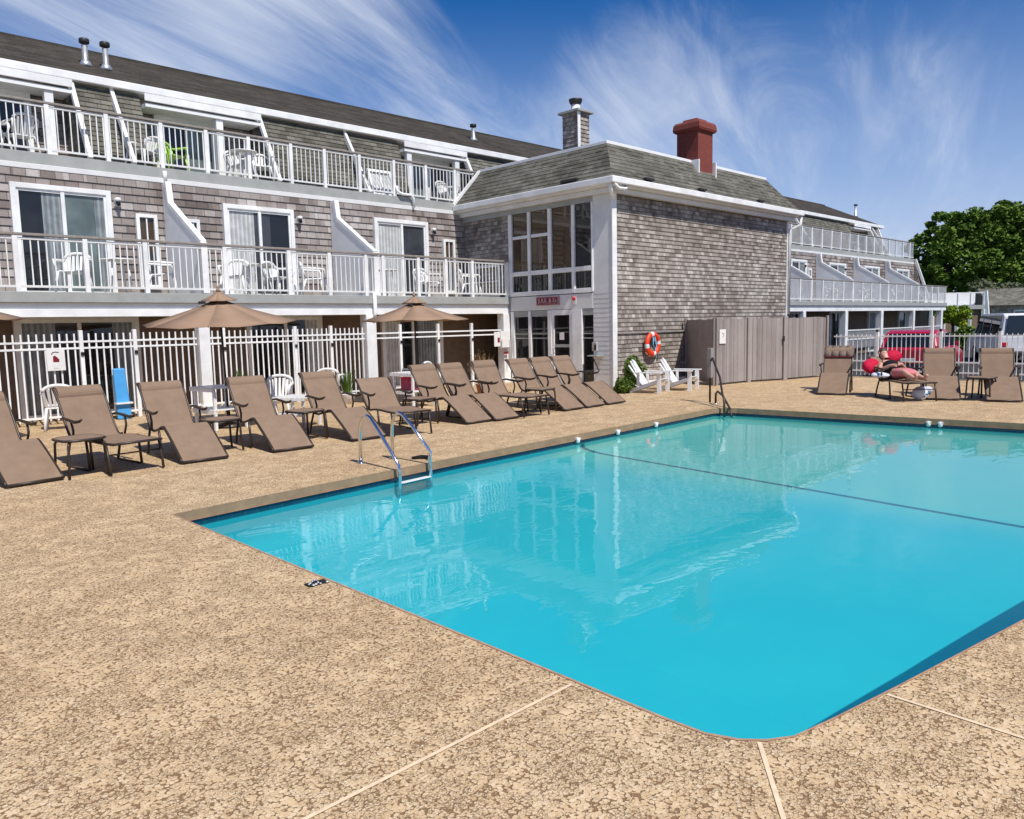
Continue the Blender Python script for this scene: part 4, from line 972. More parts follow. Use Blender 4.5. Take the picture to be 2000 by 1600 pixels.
def LG(pr, x, y, rz, lab, grp=GL): return pr.place((x,y,0), R(rz), lab, grp)
LG(PS, 2.10, 9.78, 8, 'tan sloping lounger cut by the left edge of the photo')
LG(PF, 3.14, 9.60, 7, 'tan lounger with level leg rest, in front of the fence sign')
LG(PS, 3.98, 9.72, -2, 'tan sloping lounger just right of the leftmost level one')
LG(PS, 5.16, 9.62, -3, 'tan sloping lounger under the first umbrella, with black side tables either side')
LG(PS, 6.40, 9.64, -2, 'tan sloping lounger directly behind the pool ladder')
LG(PR, 7.06, 9.42, -12, 'low reclined tan lounger with level leg rest behind the ladder rails')
LG(PS, 8.70, 9.76, 1, 'tan sloping lounger in front of the second umbrella, nearer the ladder')
LG(PS, 9.30, 9.70, 1, 'tan sloping lounger close to its neighbour, under the second umbrella right side')
LG(PF, 9.92, 9.55, -2, 'tan lounger with level leg rest, beside the column with the white signs')
LG(PS, 11.12, 9.74, 1, 'tan sloping lounger third from the right end of the row')
LG(PS, 11.78, 9.76, 1, 'tan sloping lounger second from the right end of the row')
LG(PS, 12.46, 9.78, 1, 'tan sloping lounger at the right end of the row, next to the low shrub')
GR = 'tan sling loungers beyond the far end of the pool'
LG(PS, 16.47, 7.11, -72, 'tan sloping lounger left of the sunbather, before the stockade fence', GR)
LG(PR, 15.95, 5.15, -45, 'tan lounger with level leg rest that the sunbather lies on', GR)
LG(PS, 16.52, 4.93, -69, 'tan sloping lounger right of the sunbather, in front of the red car', GR)
LG(PS, 16.75, 3.95, -70, 'tan sloping lounger cut by the right edge of the photo', GR)

t = thing('beach_towel', 'brown towel with a dark red hem draped over the leftmost far lounger', 'towel', (17.6,7.5,.9), world=True)
hd = Vector((math.sin(R(72)), math.cos(R(72)), 0)); sd__ = Vector((hd.y, -hd.x, 0)); hb = Vector((16.47,7.11,0))
def HT(u, d, z): p = hb+hd*d+sd__*u; return (p.x, p.y, z)
mb = MB()
for (d0,z0),(d1,z1) in [((1.36,.765),(1.48,.925)),((1.48,.925),(1.585,1.01)),((1.585,1.01),(1.66,.98)),((1.66,.98),(1.70,.72))]:
    for k in range(4):
        u0, u1 = -.31+.155*k, -.31+.155*(k+1); w0, w1 = .004*math.sin(k*2.1), .004*math.sin((k+1)*2.1); mb.quad(HT(u0,d0,z0+w0), HT(u1,d0,z0+w1), HT(u1,d1,z1+w1), HT(u0,d1,z1+w0), True)
tw_ = mb.build('cloth', 'towel_brown', t); sl_ = tw_.modifiers.new('thick', 'SOLIDIFY'); sl_.thickness = .012
mb = MB(); mb.bar(HT(-.315,1.35,.765), HT(.315,1.35,.765), .03, .02); mb.build('hem', 'sign_maroon', t)
# side tables
def make_table():
    t = thing('side_table', '', 'side table')
    mb = MB(); n = 20; ring = []
    for k in range(n):
        a = 2*math.pi*k/n; c, s = math.cos(a), math.sin(a); r = .235/((abs(c)**4+abs(s)**4)**.25); ring.append((r*c, r*s))
    mb.prism([(x,y,.435) for x, y in ring], (0,0,.018)); mb.build('table_top', 'sling_fabric', t)
    mb = MB(); mb.tube([(x*1.01,y*1.01,.44) for x, y in ring]+[(ring[0][0]*1.01,ring[0][1]*1.01,.44)], .016, 8, cap=False); mb.build('rim', 'bronze_metal', t)
    for sx in (-1,1):
        for sy in (-1,1):
            mb = MB(); mb.tube([(sx*.17,sy*.17,.435),(sx*.195,sy*.195,.38),(sx*.20,sy*.20,.2),(sx*.215,sy*.215,.01)], .0155, 8); mb.build('leg', 'bronze_metal', t)
    return t
PT = Proto(make_table()); GT = 'bronze side tables between the loungers'
PT.place((2.62,9.98,0), R(6), 'bronze side table between the two leftmost loungers', GT)
PT.place((4.52,10.45,0), R(-4), 'bronze side table left of the lounger under the first umbrella', GT)
PT.place((5.80,10.42,0), R(10), 'bronze side table right of the lounger under the first umbrella', GT)
PT.place((10.50,10.05,0), R(0), 'bronze side table in front of the lobby window among the right loungers', GT)
PT.place((16.95,4.40,0), R(0), 'bronze side table between the two rightmost far loungers', GT)
PT.place((8.0,10.5,0), R(0), 'bronze side table right of the low reclined lounger', GT)

# ================================================================== umbrellas
def make_umbrella():
    t = thing('umbrella', '', 'umbrella')
    def canopy(r, z0, z1, sag, name, mat='tan_canvas', seg=8, rows=5, drop=.0):
        mb = MB()
        def pt(a, f):
            rr = r*f; zz = z1-(z1-z0)*(f**.80); k = abs(((a/(2*math.pi)*seg) % 1)-.5)*2
            
            return (rr*math.cos(a), rr*math.sin(a), zz)
        for k in range(seg):
            i0 = len(mb.v); a0, a1 = 2*math.pi*k/seg, 2*math.pi*(k+1)/seg
            for j in range(rows+1):
                f = .02+j/rows*.98; p_, q_ = Vector(pt(a0,f)), Vector(pt(a1,f)); m_ = (p_+q_)/2; m_.z -= .028*f*(r/1.2); mb.v += [tuple(p_), tuple(m_), tuple(q_)]
            for j in range(rows):
                for c_ in (0,1):
                    A = i0+j*3+c_; mb.f.append((A, A+3, A+4, A+1)); mb.sm.append(True)
        o = mb.build(name, mat, t); so_ = o.modifiers.new('thick', 'SOLIDIFY'); so_.thickness = .006; return o
    canopy(1.24, 1.80, 2.22, .018, 'canopy'); v = canopy(.29, 2.17, 2.335, .0, 'vent_flap', rows=3)
    mb = MB(); mb.lathe((0,0,2.32), [(.035,0),(.03,.03),(.018,.05),(.024,.075),(.008,.095)], 12); mb.build('finial', 'tan_canvas', t)
    mb = MB(); mb.lathe((0,0,0), [(.019,.05),(.019,2.3)], 12); mb.build('pole', 'bronze_metal', t)
    mb = MB(); mb.lathe((0,0,0), [(.24,0),(.24,.05),(.08,.09),(.03,.12),(.03,.30)], 20); mb.build('base', 'bronze_metal', t)
    for k in range(8):
        a = 2*math.pi*k/8; mb = MB(); mb.tube([(.03*math.cos(a),.03*math.sin(a),2.13),(.6*math.cos(a),.6*math.sin(a),1.925),(1.18*math.cos(a),1.18*math.sin(a),1.785)], .007, 6); mb.build('rib', 'bronze_metal', t)
    mb = MB(); mb.box(-.36,-.29,-.05,.05,2.125,2.165); mb.build('vent_clip', 'dark_metal', t)
    return t
PU = Proto(make_umbrella()); GU = 'tan umbrellas behind the row of loungers'
u1 = PU.place((5.76,12.96,0), R(12), 'tan canvas umbrella behind the lounger row, in front of the first porch column', GU); u1.rotation_euler = (R(2), R(-3), R(12))
u2 = PU.place((10.45,13.78,0), R(40), 'tan canvas umbrella nearer the lobby, in front of the second porch column', GU, scale=(.97,.97,1))
u3 = PU.place((1.78,13.9,0), R(25), 'tan canvas umbrella of which only the tip shows at the left edge', GU, scale=(1,1,1.06))
# white slatted umbrella tables
def make_white_table():
    t = thing('patio_table', '', 'table')
    for z, w in ((.70,.36),(.33,.33)):
        mb = MB()
        for k in range(7):
            y = -w+2*w*(k+.5)/7; 
            if abs(y) < .03: mb.box(-w,-.03,y-.04,y+.04,z,z+.022); mb.box(.03,w,y-.04,y+.04,z,z+.022)
            else: mb.box(-w,w,y-.04,y+.04,z,z+.022)
        for s in (-1,1): mb.box(s*w-.015*s-.015,s*w-.015*s+.015,-w+.01,w-.01,z-.05,z-.001)
        mb.build('shelf' if z < .5 else 'table_top', 'white_plastic', t)
    for sx in (-1,1):
        for sy in (-1,1):
            mb = MB(); mb.box(sx*.29-.025,sx*.29+.025,sy*.29-.025,sy*.29+.025,0,.649); mb.build('leg', 'white_plastic', t, bevel=.005)
    return t
PW = Proto(make_white_table()); GW = 'white slatted patio tables round the umbrella poles'
PW.place((5.62,12.93,0), R(8), 'white two tier patio table at the pole of the first umbrella', GW)
PW.place((9.75,12.95,0), R(4), 'white two tier patio table holding a magenta box, behind the lounger row', GW)
PW.place((6.55,12.0,0), R(30), 'white two tier patio table behind the lounger that faces the ladder', GW, scale=(.9,.9,.72))
t = thing('storage_box', 'magenta box standing on the lower shelf of a white patio table', 'box', (9.72,12.95,.353), world=True)
mb = MB(); mb.box(9.50,9.90,12.80,13.08,.358,.60); mb.build('box_body', 'magenta_box', t, bevel=.012); mb = MB(); mb.box(9.49,9.91,12.79,13.09,.601,.625); mb.build('lid', 'cloth_red', t, bevel=.006)

# ================================================================== plastic chairs
def make_chair(mat='white_plastic'):
    t = thing('plastic_chair', '', 'chair')
    mb = MB(); mb.hexa([(-.23,-.22,.40),(.23,-.22,.40),(.20,.22,.375),(-.20,.22,.375),(-.23,-.22,.43),(.23,-.22,.43),(.20,.22,.405),(-.20,.22,.405)]); mb.build('seat', mat, t, bevel=.01)
    mb = MB(); n = 7
    for k in range(n):
        x = -.19+.38*k/(n-1); h = .80-.10*(abs(x)/.2)**2.5
        mb.hexa([(x-.02,.20,.41),(x+.02,.20,.41),(x+.02,.222,.41),(x-.02,.222,.41),(x*1.12-.02,.31,h-.05),(x*1.12+.02,.31,h-.05),(x*1.12+.02,.332,h-.05),(x*1.12-.02,.332,h-.05)])
    b_ = mb.build('backrest', mat, t)
    mb = MB(); mb.tube([(.23*math.sin(a), .31, .66+.13*math.cos(a)**.8 if abs(a) < 1.5 else .66) for a in [(-1.45+2.9*k/10) for k in range(11)]], .028, 8); mb.tube([(-.235,.30,.68),(-.22,.21,.42)], .02, 6); mb.tube([(.235,.30,.68),(.22,.21,.42)], .02, 6); mb.build('back_frame', mat, b_)
    for s in (-1,1):
        mb = MB(); mb.tube([(s*.22,-.21,.41),(s*.25,-.25,.2),(s*.265,-.27,.005)], [.026,.024,.02], 8); mb.build('leg', mat, t)
        mb = MB(); mb.tube([(s*.20,.21,.39),(s*.22,.27,.2),(s*.235,.31,.005)], [.026,.024,.02], 8); mb.build('leg', mat, t)
        mb = MB(); mb.tube([(s*.225,-.215,.42),(s*.27,-.23,.56),(s*.28,-.20,.625),(s*.28,0,.635),(s*.26,.20,.645),(s*.225,.28,.66)], [.02,.022,.028,.028,.024,.02], 8); mb.build('arm_rest', mat, t)
    return t
PC = Proto(make_chair()); PG = Proto(make_chair('green_plastic')); GC = 'white plastic chairs on the balconies'
PG.place((7.28,18.62,5.265), R(15), 'lime green plastic chair in the dark doorway of the top balcony')
for x, y, z, rz, lab in [
    (4.25,18.55,5.265,190,'white plastic chair turned to the wall on the leftmost top balcony'),(3.72,18.6,5.265,30,'white plastic chair cut by the left edge on the top balcony'),
    (6.62,18.5,5.265,-60,'white plastic chair by the slanted board left of the green chair'),(9.0,18.65,5.265,20,'white plastic chair in the shaded recess right of the green chair'),
    (9.45,18.55,5.265,-20,'white plastic chair beside the third slanted board on the top balcony'),(15.55,18.6,5.265,10,'white plastic chair on the top balcony at the lobby roof edge'),
    (4.55,16.75,2.435,-30,'white plastic chair behind the leftmost middle balcony door'),(6.2,16.75,2.435,70,'white plastic chair below the narrow window on the middle balcony'),
    (7.75,16.7,2.435,-40,'white plastic chair left of the middle balcony table in the central bay'),(8.85,16.8,2.435,20,'white plastic chair before the dark half of the central balcony door'),
    (9.75,16.8,2.435,70,'white plastic chair under the lamp on the middle balcony'),(13.2,16.8,2.435,0,'white plastic chair before the middle balcony door nearest the lobby'),(14.75,16.8,2.435,60,'white plastic chair at the lobby end of the middle balcony')]:
    PC.place((x,y,z), R(rz), lab, GC)
for x, y, z, rz, lab in [(37.0,18.6,5.265,20,'white plastic chair at the near end of the far wing top balcony'),(38.7,16.8,2.435,20,'white plastic chair nearest the lobby on the far wing middle balcony'),(43.0,16.8,2.435,60,'white plastic chair in the second bay of the far wing middle balcony'),(47.6,16.8,2.435,10,'white plastic chair in the third bay of the far wing middle balcony'),(52.2,16.8,2.435,40,'white plastic chair in the last bay of the far wing middle balcony'),(45.5,18.6,5.265,-10,'white plastic chair halfway along the far wing top balcony')]:
    PC.place((x,y,z), R(rz), lab, GC)
for x, y, rz, lab in [(3.75,15.2,160,'white plastic chair on the patio behind the leftmost loungers'),(6.9,13.4,-40,'white plastic chair right of the first umbrella pole'),(9.0,15.0,140,'white plastic chair near the fence between the umbrellas'),(11.6,15.3,200,'white plastic chair near the open fence rails')]:
    PC.place((x,y,0), R(rz), lab, 'white plastic chairs on the patio')
def make_bt():
    t = thing('balcony_table', '', 'table')
    mb = MB(); mb.lathe((0,0,.66), [(.02,.0),(.33,.0),(.34,.012),(.33,.025)], 20); mb.build('table_top', 'white_plastic', t)
    for k in range(4):
        a = math.pi/4+math.pi/2*k; mb = MB(); mb.tube([(.2*math.cos(a),.2*math.sin(a),.66),(.24*math.cos(a),.24*math.sin(a),.3),(.29*math.cos(a),.29*math.sin(a),.005)], .018, 8); mb.build('leg', 'white_plastic', t)
    return t
PB = Proto(make_bt()); GB = 'white round balcony tables'
for x, y, z, lab in [(5.35,16.75,2.435,'white round table right of the leftmost middle balcony door'),(8.3,16.65,2.435,'white round table before the central middle balcony door'),(11.75,16.7,2.435,'white round table beside the second privacy panel'),(8.88,18.3,5.265,'low white round table in the recess of the top balcony')]:
    PB.place((x,y,z), 0, lab, GB)

# ================================================================== adirondack chairs
def make_adir():
    t = thing('adirondack_chair', '', 'chair')
    mb = MB()
    for k in range(6):
        y = -.30+.10*k; z = .36-.022*k*1.6; mb.hexa([(-.26,y,z),(.26,y,z),(.26,y+.085,z-.03),(-.26,y+.085,z-.03),(-.26,y,z+.022),(.26,y,z+.022),(.26,y+.085,z-.008),(-.26,y+.085,z-.008)])
    mb.build('seat', 'white_plastic', t)
    mb = MB()
    for k in range(5):
        x = -.20+.10*k; h = [.74,.84,.88,.84,.74][k]; f = 1.12
        n_ = 5; hw = .046
        for j in range(n_):
            s0, s1 = j/n_, (j+1)/n_
            P = lambda s_: (x*(1+(f-1)*s_*1.6), .20+.34*s_, .22+(h-.22)*s_)
            a, b = P(s0), P(s1); w1 = hw if j < n_-1 else hw*.6
            mb.hexa([(a[0]-hw,a[1],a[2]),(a[0]+hw,a[1],a[2]),(a[0]+hw,a[1]+.022,a[2]),(a[0]-hw,a[1]+.022,a[2]),(b[0]-w1,b[1],b[2]),(b[0]+w1,b[1],b[2]),(b[0]+w1,b[1]+.022,b[2]),(b[0]-w1,b[1]+.022,b[2])])
    mb.build('backrest', 'white_plastic', t)
    for s in (-1,1):
        mb = MB(); mb.prism([(s*.355-.07,-.40,.535),(s*.355+.07,-.40,.535),(s*.355+.07,.10,.535),(s*.355+.03,.36,.535),(s*.355-.03,.36,.535),(s*.355-.07,.10,.535)], (0,0,.025)); mb.build('arm_rest', 'white_plastic', t, fix=True, bevel=.006)
        mb = MB(); mb.box(s*.30-.014,s*.30+.014,-.36,-.25,0,.533); mb.build('leg', 'white_plastic', t, bevel=.004)
        mb = MB(); mb.hexa([(s*.272-.013,-.34,.30),(s*.272+.013,-.34,.30),(s*.272+.013,.58,0),(s*.272-.013,.50,0),(s*.272-.013,-.34,.39),(s*.272+.013,-.34,.39),(s*.272+.013,.58,.08),(s*.272-.013,.50,.10)]); mb.build('side_rail', 'white_plastic', t)
        mb = MB(); mb.box(s*.325-.012,s*.325+.012,.22,.29,.16,.533); mb.build('back_post', 'white_plastic', t)
    return t
PA = Proto(make_adir()); GA = 'white adirondack chairs by the shingled wall'
PA.place((15.0,10.72,0), R(14), 'white adirondack chair standing nearer the orange life ring', GA, scale=(.9,.9,.88))
PA.place((15.95,10.52,0), R(14), 'white adirondack chair standing nearer the stockade fence', GA, scale=(.9,.9,.88))

# ================================================================== life ring, shrubs, post
t = thing('life_ring', 'orange and white life ring hung on the shingled lobby wall', 'life ring', (17.06,12.22,1.05), world=True)
def torus(mb, c, Rr, r, a0, a1, n=24, m=10):
    pts = []
    i0 = len(mb.v)
    for k in range(n+1):
        a = a0+(a1-a0)*k/n
        for j in range(m):
            b = 2*math.pi*j/m; rr = Rr+r*math.cos(b); mb.v.append((c[0]+rr*math.cos(a), c[1]+r*math.sin(b)*.8, c[2]+rr*math.sin(a)))
    for k in range(n):
        for j in range(m):
            p = i0+k*m+j; q = i0+k*m+(j+1) % m; mb.f.append((p, q, q+m, p+m)); mb.sm.append(True)
c = (17.06,12.17,1.06)
for k in range(4):
    mb = MB(); torus(mb, c, .255, .075, R(20+90*k), R(88+90*k), 12); mb.build('orange_band', 'ring_orange', t)
    mb = MB(); torus(mb, c, .255, .0735, R(88+90*k), R(110+90*k), 5); mb.build('white_band', 'ring_white', t)
mb = MB(); mb.tube([(17.02,12.12,1.24),(16.98,12.10,1.05),(17.06,12.10,.90),(17.13,12.1,1.02),(17.09,12.12,1.25)], .016, 6); mb.build('rope', 'ring_rope', t)
mb = MB(); mb.tube([(17.20,12.12,.86),(17.24,12.14,.74),(17.22,12.15,.60)], .014, 6); mb.build('loose_rope', 'rope_blue', t)
mb = MB(); mb.box(16.98,17.14,12.20,12.29,1.24,1.30); mb.build('hanger', 'dark_metal', t)
def leaf_cloud(mb, c, r, n, size, flatten=1., shell=.35, rnd=None, droop=0.):
    rnd = rnd or random
    for _ in range(n):
        while True:
            v = Vector((rnd.uniform(-1,1), rnd.uniform(-1,1), rnd.uniform(-1,1)))
            if .02 < v.length < 1: break
        v = v.normalized()*(v.length**shell)
        p = Vector((c[0]+v.x*r[0], c[1]+v.y*r[1], c[2]+v.z*r[2])); s_ = size*rnd.uniform(.6,1.3)
        a = Vector((rnd.gauss(0,1), rnd.gauss(0,1), rnd.gauss(0,.6))).normalized(); b = a.cross(Vector((rnd.gauss(0,1), rnd.gauss(0,1), rnd.gauss(0,1)))).normalized()
        a *= s_; b *= s_*.55
        mb.quad(p-a, p+b, p+a, p-b)
def shrub(name, loc, r, n, size, mat, label, cat='shrub', group=None, stems=5, stem_h=.3):
    t = thing(name, label, cat, loc, group, world=True); rnd = random.Random(int(loc[0]*100))
    mb = MB()
    for k in range(max(4, n//260)):
        cc = (loc[0]+rnd.uniform(-.5,.5)*r[0], loc[1]+rnd.uniform(-.5,.5)*r[1], loc[2]+r[2]*(.75+rnd.uniform(-.35,.45)))
        leaf_cloud(mb, cc, (r[0]*.62, r[1]*.62, r[2]*.62), 260, size, rnd=rnd)
    mb.build('foliage', mat, t)
    mb = MB()
    for k in range(stems): a = rnd.uniform(0,6.3); mb.tube([(loc[0],loc[1],loc[2]-.02),(loc[0]+.3*r[0]*math.cos(a),loc[1]+.3*r[1]*math.sin(a),loc[2]+r[2]*.9)], [.02,.008], 5)
    mb.build('stems', 'bark', t)
    return t
shrub('shrub', (14.5,11.2,0), (.28,.28,.23), 1500, .035, 'leaf_shrub', 'low yellow green shrub at the foot of the white corner column')
shrub('shrub', (15.62,11.72,0), (.30,.30,.48), 2600, .035, 'leaf_dark', 'dark green bushy shrub beneath the orange life ring')
# dry ornamental grass near the column
t = thing('ornamental_grass', 'dry brown ornamental grass standing in front of the lobby corner column', 'plant', (12.55,13.9,0), world=True)
mb = MB(); rnd = random.Random(5)
for k in range(90):
    a = rnd.uniform(0,6.3); h = rnd.uniform(.55,1.0); s_ = rnd.uniform(.05,.32); dx, dy = s_*math.cos(a), s_*math.sin(a)
    p0 = Vector((12.55+dx*.1,13.9+dy*.1,.0)); p1 = p0+Vector((dx*.5,dy*.5,h*.6)); p2 = p0+Vector((dx*1.2,dy*1.2,h)); w = Vector((-math.sin(a),math.cos(a),0))*.009
    mb.quad(p0-w,p0+w,p1+w,p1-w); mb.quad(p1-w,p1+w,p2+w*.2,p2-w*.2)
    if k < 40: leaf_cloud(mb, tuple(p2), (.018,.018,.10), 9, .014, rnd=rnd)
mb.build('blades', 'leaf_dry', t)
mb = MB(); mb.lathe((12.55,13.9,0), [(.14,0),(.19,.22),(.20,.24),(.17,.24)], 16); mb.build('pot', 'terracotta', t)
def grass_pot(loc, lab, h=.42):
    t = thing('potted_grass', lab, 'plant', loc, 'potted green grasses on the patio', world=True); rnd = random.Random(int(loc[0]*31)); mb = MB()
    for k in range(110):
        a = rnd.uniform(0,6.3); s_ = rnd.uniform(.02,.17); dx, dy = s_*math.cos(a), s_*math.sin(a); hh = h*rnd.uniform(.7,1.1)
        p0 = Vector((loc[0]+dx*.5,loc[1]+dy*.5,loc[2]+.2)); p2 = p0+Vector((dx,dy,hh)); w = Vector((-math.sin(a),math.cos(a),0))*.010
        mb.quad(p0-w,p0+w,p2+w*.3,p2-w*.3)
    mb.build('blades', 'leaf_shrub', t); mb = MB(); mb.lathe(loc, [(.13,0),(.17,.2),(.18,.22),(.15,.22)], 16); mb.build('pot', 'white_plastic', t)
grass_pot((5.05,13.6,.12), 'potted green grass left of the first porch column'); grass_pot((7.05,15.2,0), 'potted green grass right of the first umbrella by the fence', .6); grass_pot((9.3,14.8,0), 'potted green grass between the umbrellas near the fence', .5)
# blue board
t = thing('foam_board', 'bright blue foam float leaning on the fence between two loungers', 'float', (5.0,15.95,0), world=True)
mb = MB(); mb.hexa([(4.86,15.82,.0),(5.12,15.82,0),(5.12,15.90,0),(4.86,15.90,0),(4.88,15.98,.98),(5.10,15.98,.98),(5.10,16.06,.98),(4.88,16.06,.98)]); mb.build('board', 'blue_foam', t, bevel=.03)
mb = MB(); mb.box(4.84,5.14,15.79,15.93,.30,.33); mb.build('strap', 'white_plastic', t)
# white sign boards on the corner column
t = thing('column_notice', 'white rule boards with red strip fixed round the lobby corner porch column', 'notice', (15.3,15.95,0), world=True)
mb = MB(); mb.box(15.10,15.44,15.955,15.975,.98,1.48); mb.build('board', 'paper', t, bevel=.004)
mb = MB(); mb.box(15.10,15.36,15.90,15.92,1.02,1.26); mb.box(15.36,15.37,15.83,15.93,.60,1.22); mb.build('side_board', 'paper', t)
mb = MB(); mb.box(14.88,15.10,15.98,16.0,1.05,1.46); mb.build('side_board', 'paper', t, bevel=.004); mb = MB(); mb.box(15.0,15.08,15.972,15.979,1.17,1.30); mb.build('symbol', 'sign_maroon', t)
mb = MB(); mb.box(15.22,15.40,15.945,15.97,.83,.90); mb.build('red_strip', 'sign_maroon', t)
# utility cable on the lobby column? handrails at the far pool corner
t = thing('pool_handrail', 'dark bent steel handrail with a tall sleeve at the far left pool corner', 'handrail', (13.7,8.4,0), world=True)
mb = MB(); mb.tube([(13.78,8.43,0),(13.78,8.43,.82),(13.70,8.33,.90),(13.35,7.95,.55),(13.05,7.72,.28),(12.92,7.60,.16),(12.90,7.58,-.25)], .021, 10); mb.build('rail', 'bronze_metal', t)
mb = MB(); mb.box(13.73,13.83,8.38,8.48,.5,1.10); mb.build('post_sleeve', 'stockade_wood', t, bevel=.008)
t = thing('pool_grab_rail', 'low dark grab rail stepping over the coping at the far left pool corner', 'handrail', (13.5,8.2,0), world=True)
mb = MB(); mb.tube([(13.62,8.20,0),(13.62,8.20,.20),(13.52,8.10,.26),(13.30,7.85,.20),(12.98,7.50,-.02),(12.90,7.42,-.25)], .021, 10); mb.build('rail', 'bronze_metal', t)
mb = MB(); mb.lathe((13.62,8.20,0), [(.05,0),(.05,.012),(.025,.02)], 14); mb.build('flange', 'chrome', t)
# ladder
t = thing('pool_ladder', 'polished steel pool ladder with two curved rails and white steps', 'ladder', (5.4,7.7,0), world=True)
def rail_pts(b, tpt, e, dn): return b, tpt, e, dn
for (bx, by, fx, fy) in [(5.20,8.04,5.20,7.26), (5.64,7.99,5.70,7.32)]:
    pts = [(bx,by,.0),(bx,by,.34),(bx,by-.015,.46),(bx+.005,by-.07,.56),(bx+.01,by-.15,.60),(bx+.015,by-.22,.575),(bx+(fx-bx)*.5,by-.42,.42),(bx+(fx-bx)*.9,by-.70,.15),(fx,fy,.06),(fx,fy-.015,-.02),(fx,fy-.015,-.75)]
    pts = [pts[0]] + [p for p in pts[1:]]
    mb = MB(); mb.tube(pts, .0215, 12); r_ = mb.build('rail', 'chrome', t)
    mb = MB(); mb.lathe((bx,by,0), [(.055,0),(.05,.012),(.026,.02)], 16); mb.build('flange', 'chrome', r_)
for z in (-.16,-.42,-.66):
    mb = MB(); mb.box(5.215,5.69,7.225,7.325,z-.018,z+.018) if False else mb.hexa([(5.215,7.215,z-.018),(5.685,7.265,z-.018),(5.685,7.36,z-.018),(5.215,7.31,z-.018),(5.215,7.215,z+.018),(5.685,7.265,z+.018),(5.685,7.36,z+.018),(5.215,7.31,z+.018)]); mb.build('step', 'white_plastic', t, bevel=.008)
# hose ring / sandal by the ladder
mb = MB(); mb.tube([(5.78,7.78,.012),(5.88,7.72,.02),(5.92,7.62,.02),(5.86,7.55,.012)], [.02,.03,.03,.018], 8)
single('rubber_stopper', mb, 'black_rubber', (5.86,7.64,0), 'small black rubber stopper lying by the right ladder rail', 'stopper')

# ================================================================== sunbather
def skin_figure(name, nodes, edges, root, mat, parent, sub=2):
    me = bpy.data.meshes.new(name); keys = list(nodes); idx = {k: i for i, k in enumerate(keys)}
    me.from_pydata([nodes[k][0] for k in keys], [(idx[a], idx[b]) for a, b in edges], [])
    o = bpy.data.objects.new(name, me); COL.objects.link(o); o.parent = parent
    sk = o.modifiers.new('skin', 'SKIN'); lay = me.skin_vertices[0] if me.skin_vertices else None
    if lay is None:
        bm = bmesh.new(); bm.from_mesh(me); bm.verts.layers.skin.verify(); bm.to_mesh(me); bm.free(); lay = me.skin_vertices[0]
    for k in keys:
        r = nodes[k][1]; lay.data[idx[k]].radius = (r, r) if not isinstance(r, tuple) else r
        lay.data[idx[k]].use_root = (k == root)
    ss = o.modifiers.new('sub', 'SUBSURF'); ss.levels = sub; ss.render_levels = sub
    dg = bpy.context.evaluated_depsgraph_get(); m2 = bpy.data.meshes.new_from_object(o.evaluated_get(dg)); o.modifiers.clear(); o.data = m2
    m2.materials.clear(); m2.materials.append(MATS[mat]); m2.polygons.foreach_set('use_smooth', [True]*len(m2.polygons)); return o
PE = thing('person', 'woman in black top and pink towel lying back on a lounger beyond the pool', 'person', (15.97,5.17,0), rz=R(-45))
Bz = .42
nd = {'pelvis': ((0,.92,Bz+.06), .125), 'waist': ((0,1.08,Bz+.09), .105), 'chest': ((0,1.28,Bz+.20), .13), 'neck0': ((0,1.40,Bz+.30), .075), 'neck': ((0,1.45,Bz+.345), .05), 'head0': ((0,1.50,Bz+.385), .08), 'head1': ((0,1.57,Bz+.45), .092), 'head2': ((0,1.62,Bz+.50), .065),
      'shL': ((-.15,1.36,Bz+.25), .058), 'elL': ((-.27,1.14,Bz+.14), .042), 'wrL': ((-.15,.96,Bz+.24), .030), 'haL': ((-.09,.91,Bz+.25), .028),
      'shR': ((.15,1.36,Bz+.25), .058), 'elR': ((.27,1.16,Bz+.13), .042), 'wrR': ((.12,1.02,Bz+.26), .030), 'haR': ((.05,.99,Bz+.27), .028),
      'hpL': ((-.085,.86,Bz+.07), .085), 'knL': ((-.10,.46,Bz+.14), .062), 'caL': ((-.09,.28,Bz+.07), .052), 'anL': ((-.08,.05,Bz+.03), .036), 'ftL': ((-.09,-.02,Bz+.12), .03),
      'hpR': ((.085,.86,Bz+.07), .085), 'knR': ((.10,.44,Bz+.10), .062), 'caR': ((.10,.26,Bz+.05), .052), 'anR': ((.09,.04,Bz+.03), .036), 'ftR': ((.11,-.03,Bz+.12), .03)}
ed = [('pelvis','waist'),('waist','chest'),('chest','neck0'),('neck0','neck'),('neck','head0'),('head0','head1'),('head1','head2'),('chest','shL'),('shL','elL'),('elL','wrL'),('wrL','haL'),('chest','shR'),('shR','elR'),('elR','wrR'),('wrR','haR'),
      ('pelvis','hpL'),('hpL','knL'),('knL','caL'),('caL','anL'),('anL','ftL'),('pelvis','hpR'),('hpR','knR'),('knR','caR'),('caR','anR'),('anR','ftR')]
# fingers
for s, h in (('L',-1),('R',1)):
    hx, hy, hz_ = nd['ha'+s][0]
    for k, (dx, ln) in enumerate([(-.024,.052),(-.008,.062),(.008,.060),(.024,.048)]):
        nd[f'f{s}{k}a'] = ((hx-h*.012, hy-.03+dx*.2, hz_+dx), .0085); nd[f'f{s}{k}b'] = ((hx-h*(.012+ln*.6), hy-.045, hz_+dx-.012), .008); ed += [('ha'+s, f'f{s}{k}a'), (f'f{s}{k}a', f'f{s}{k}b')]
    nd[f't{s}'] = ((hx-h*.015, hy+.03, hz_+.02), .009); ed.append(('ha'+s, f't{s}'))
body = skin_figure('body', nd, ed, 'pelvis', 'skin', PE)
mb = MB(); hx, hy, hz_ = 0,1.575,Bz+.455
mb.ell((hx,hy+.035,hz_+.02), (.098,.085,.105), 16, 10); hr = mb.build('hair', 'hair', PE)
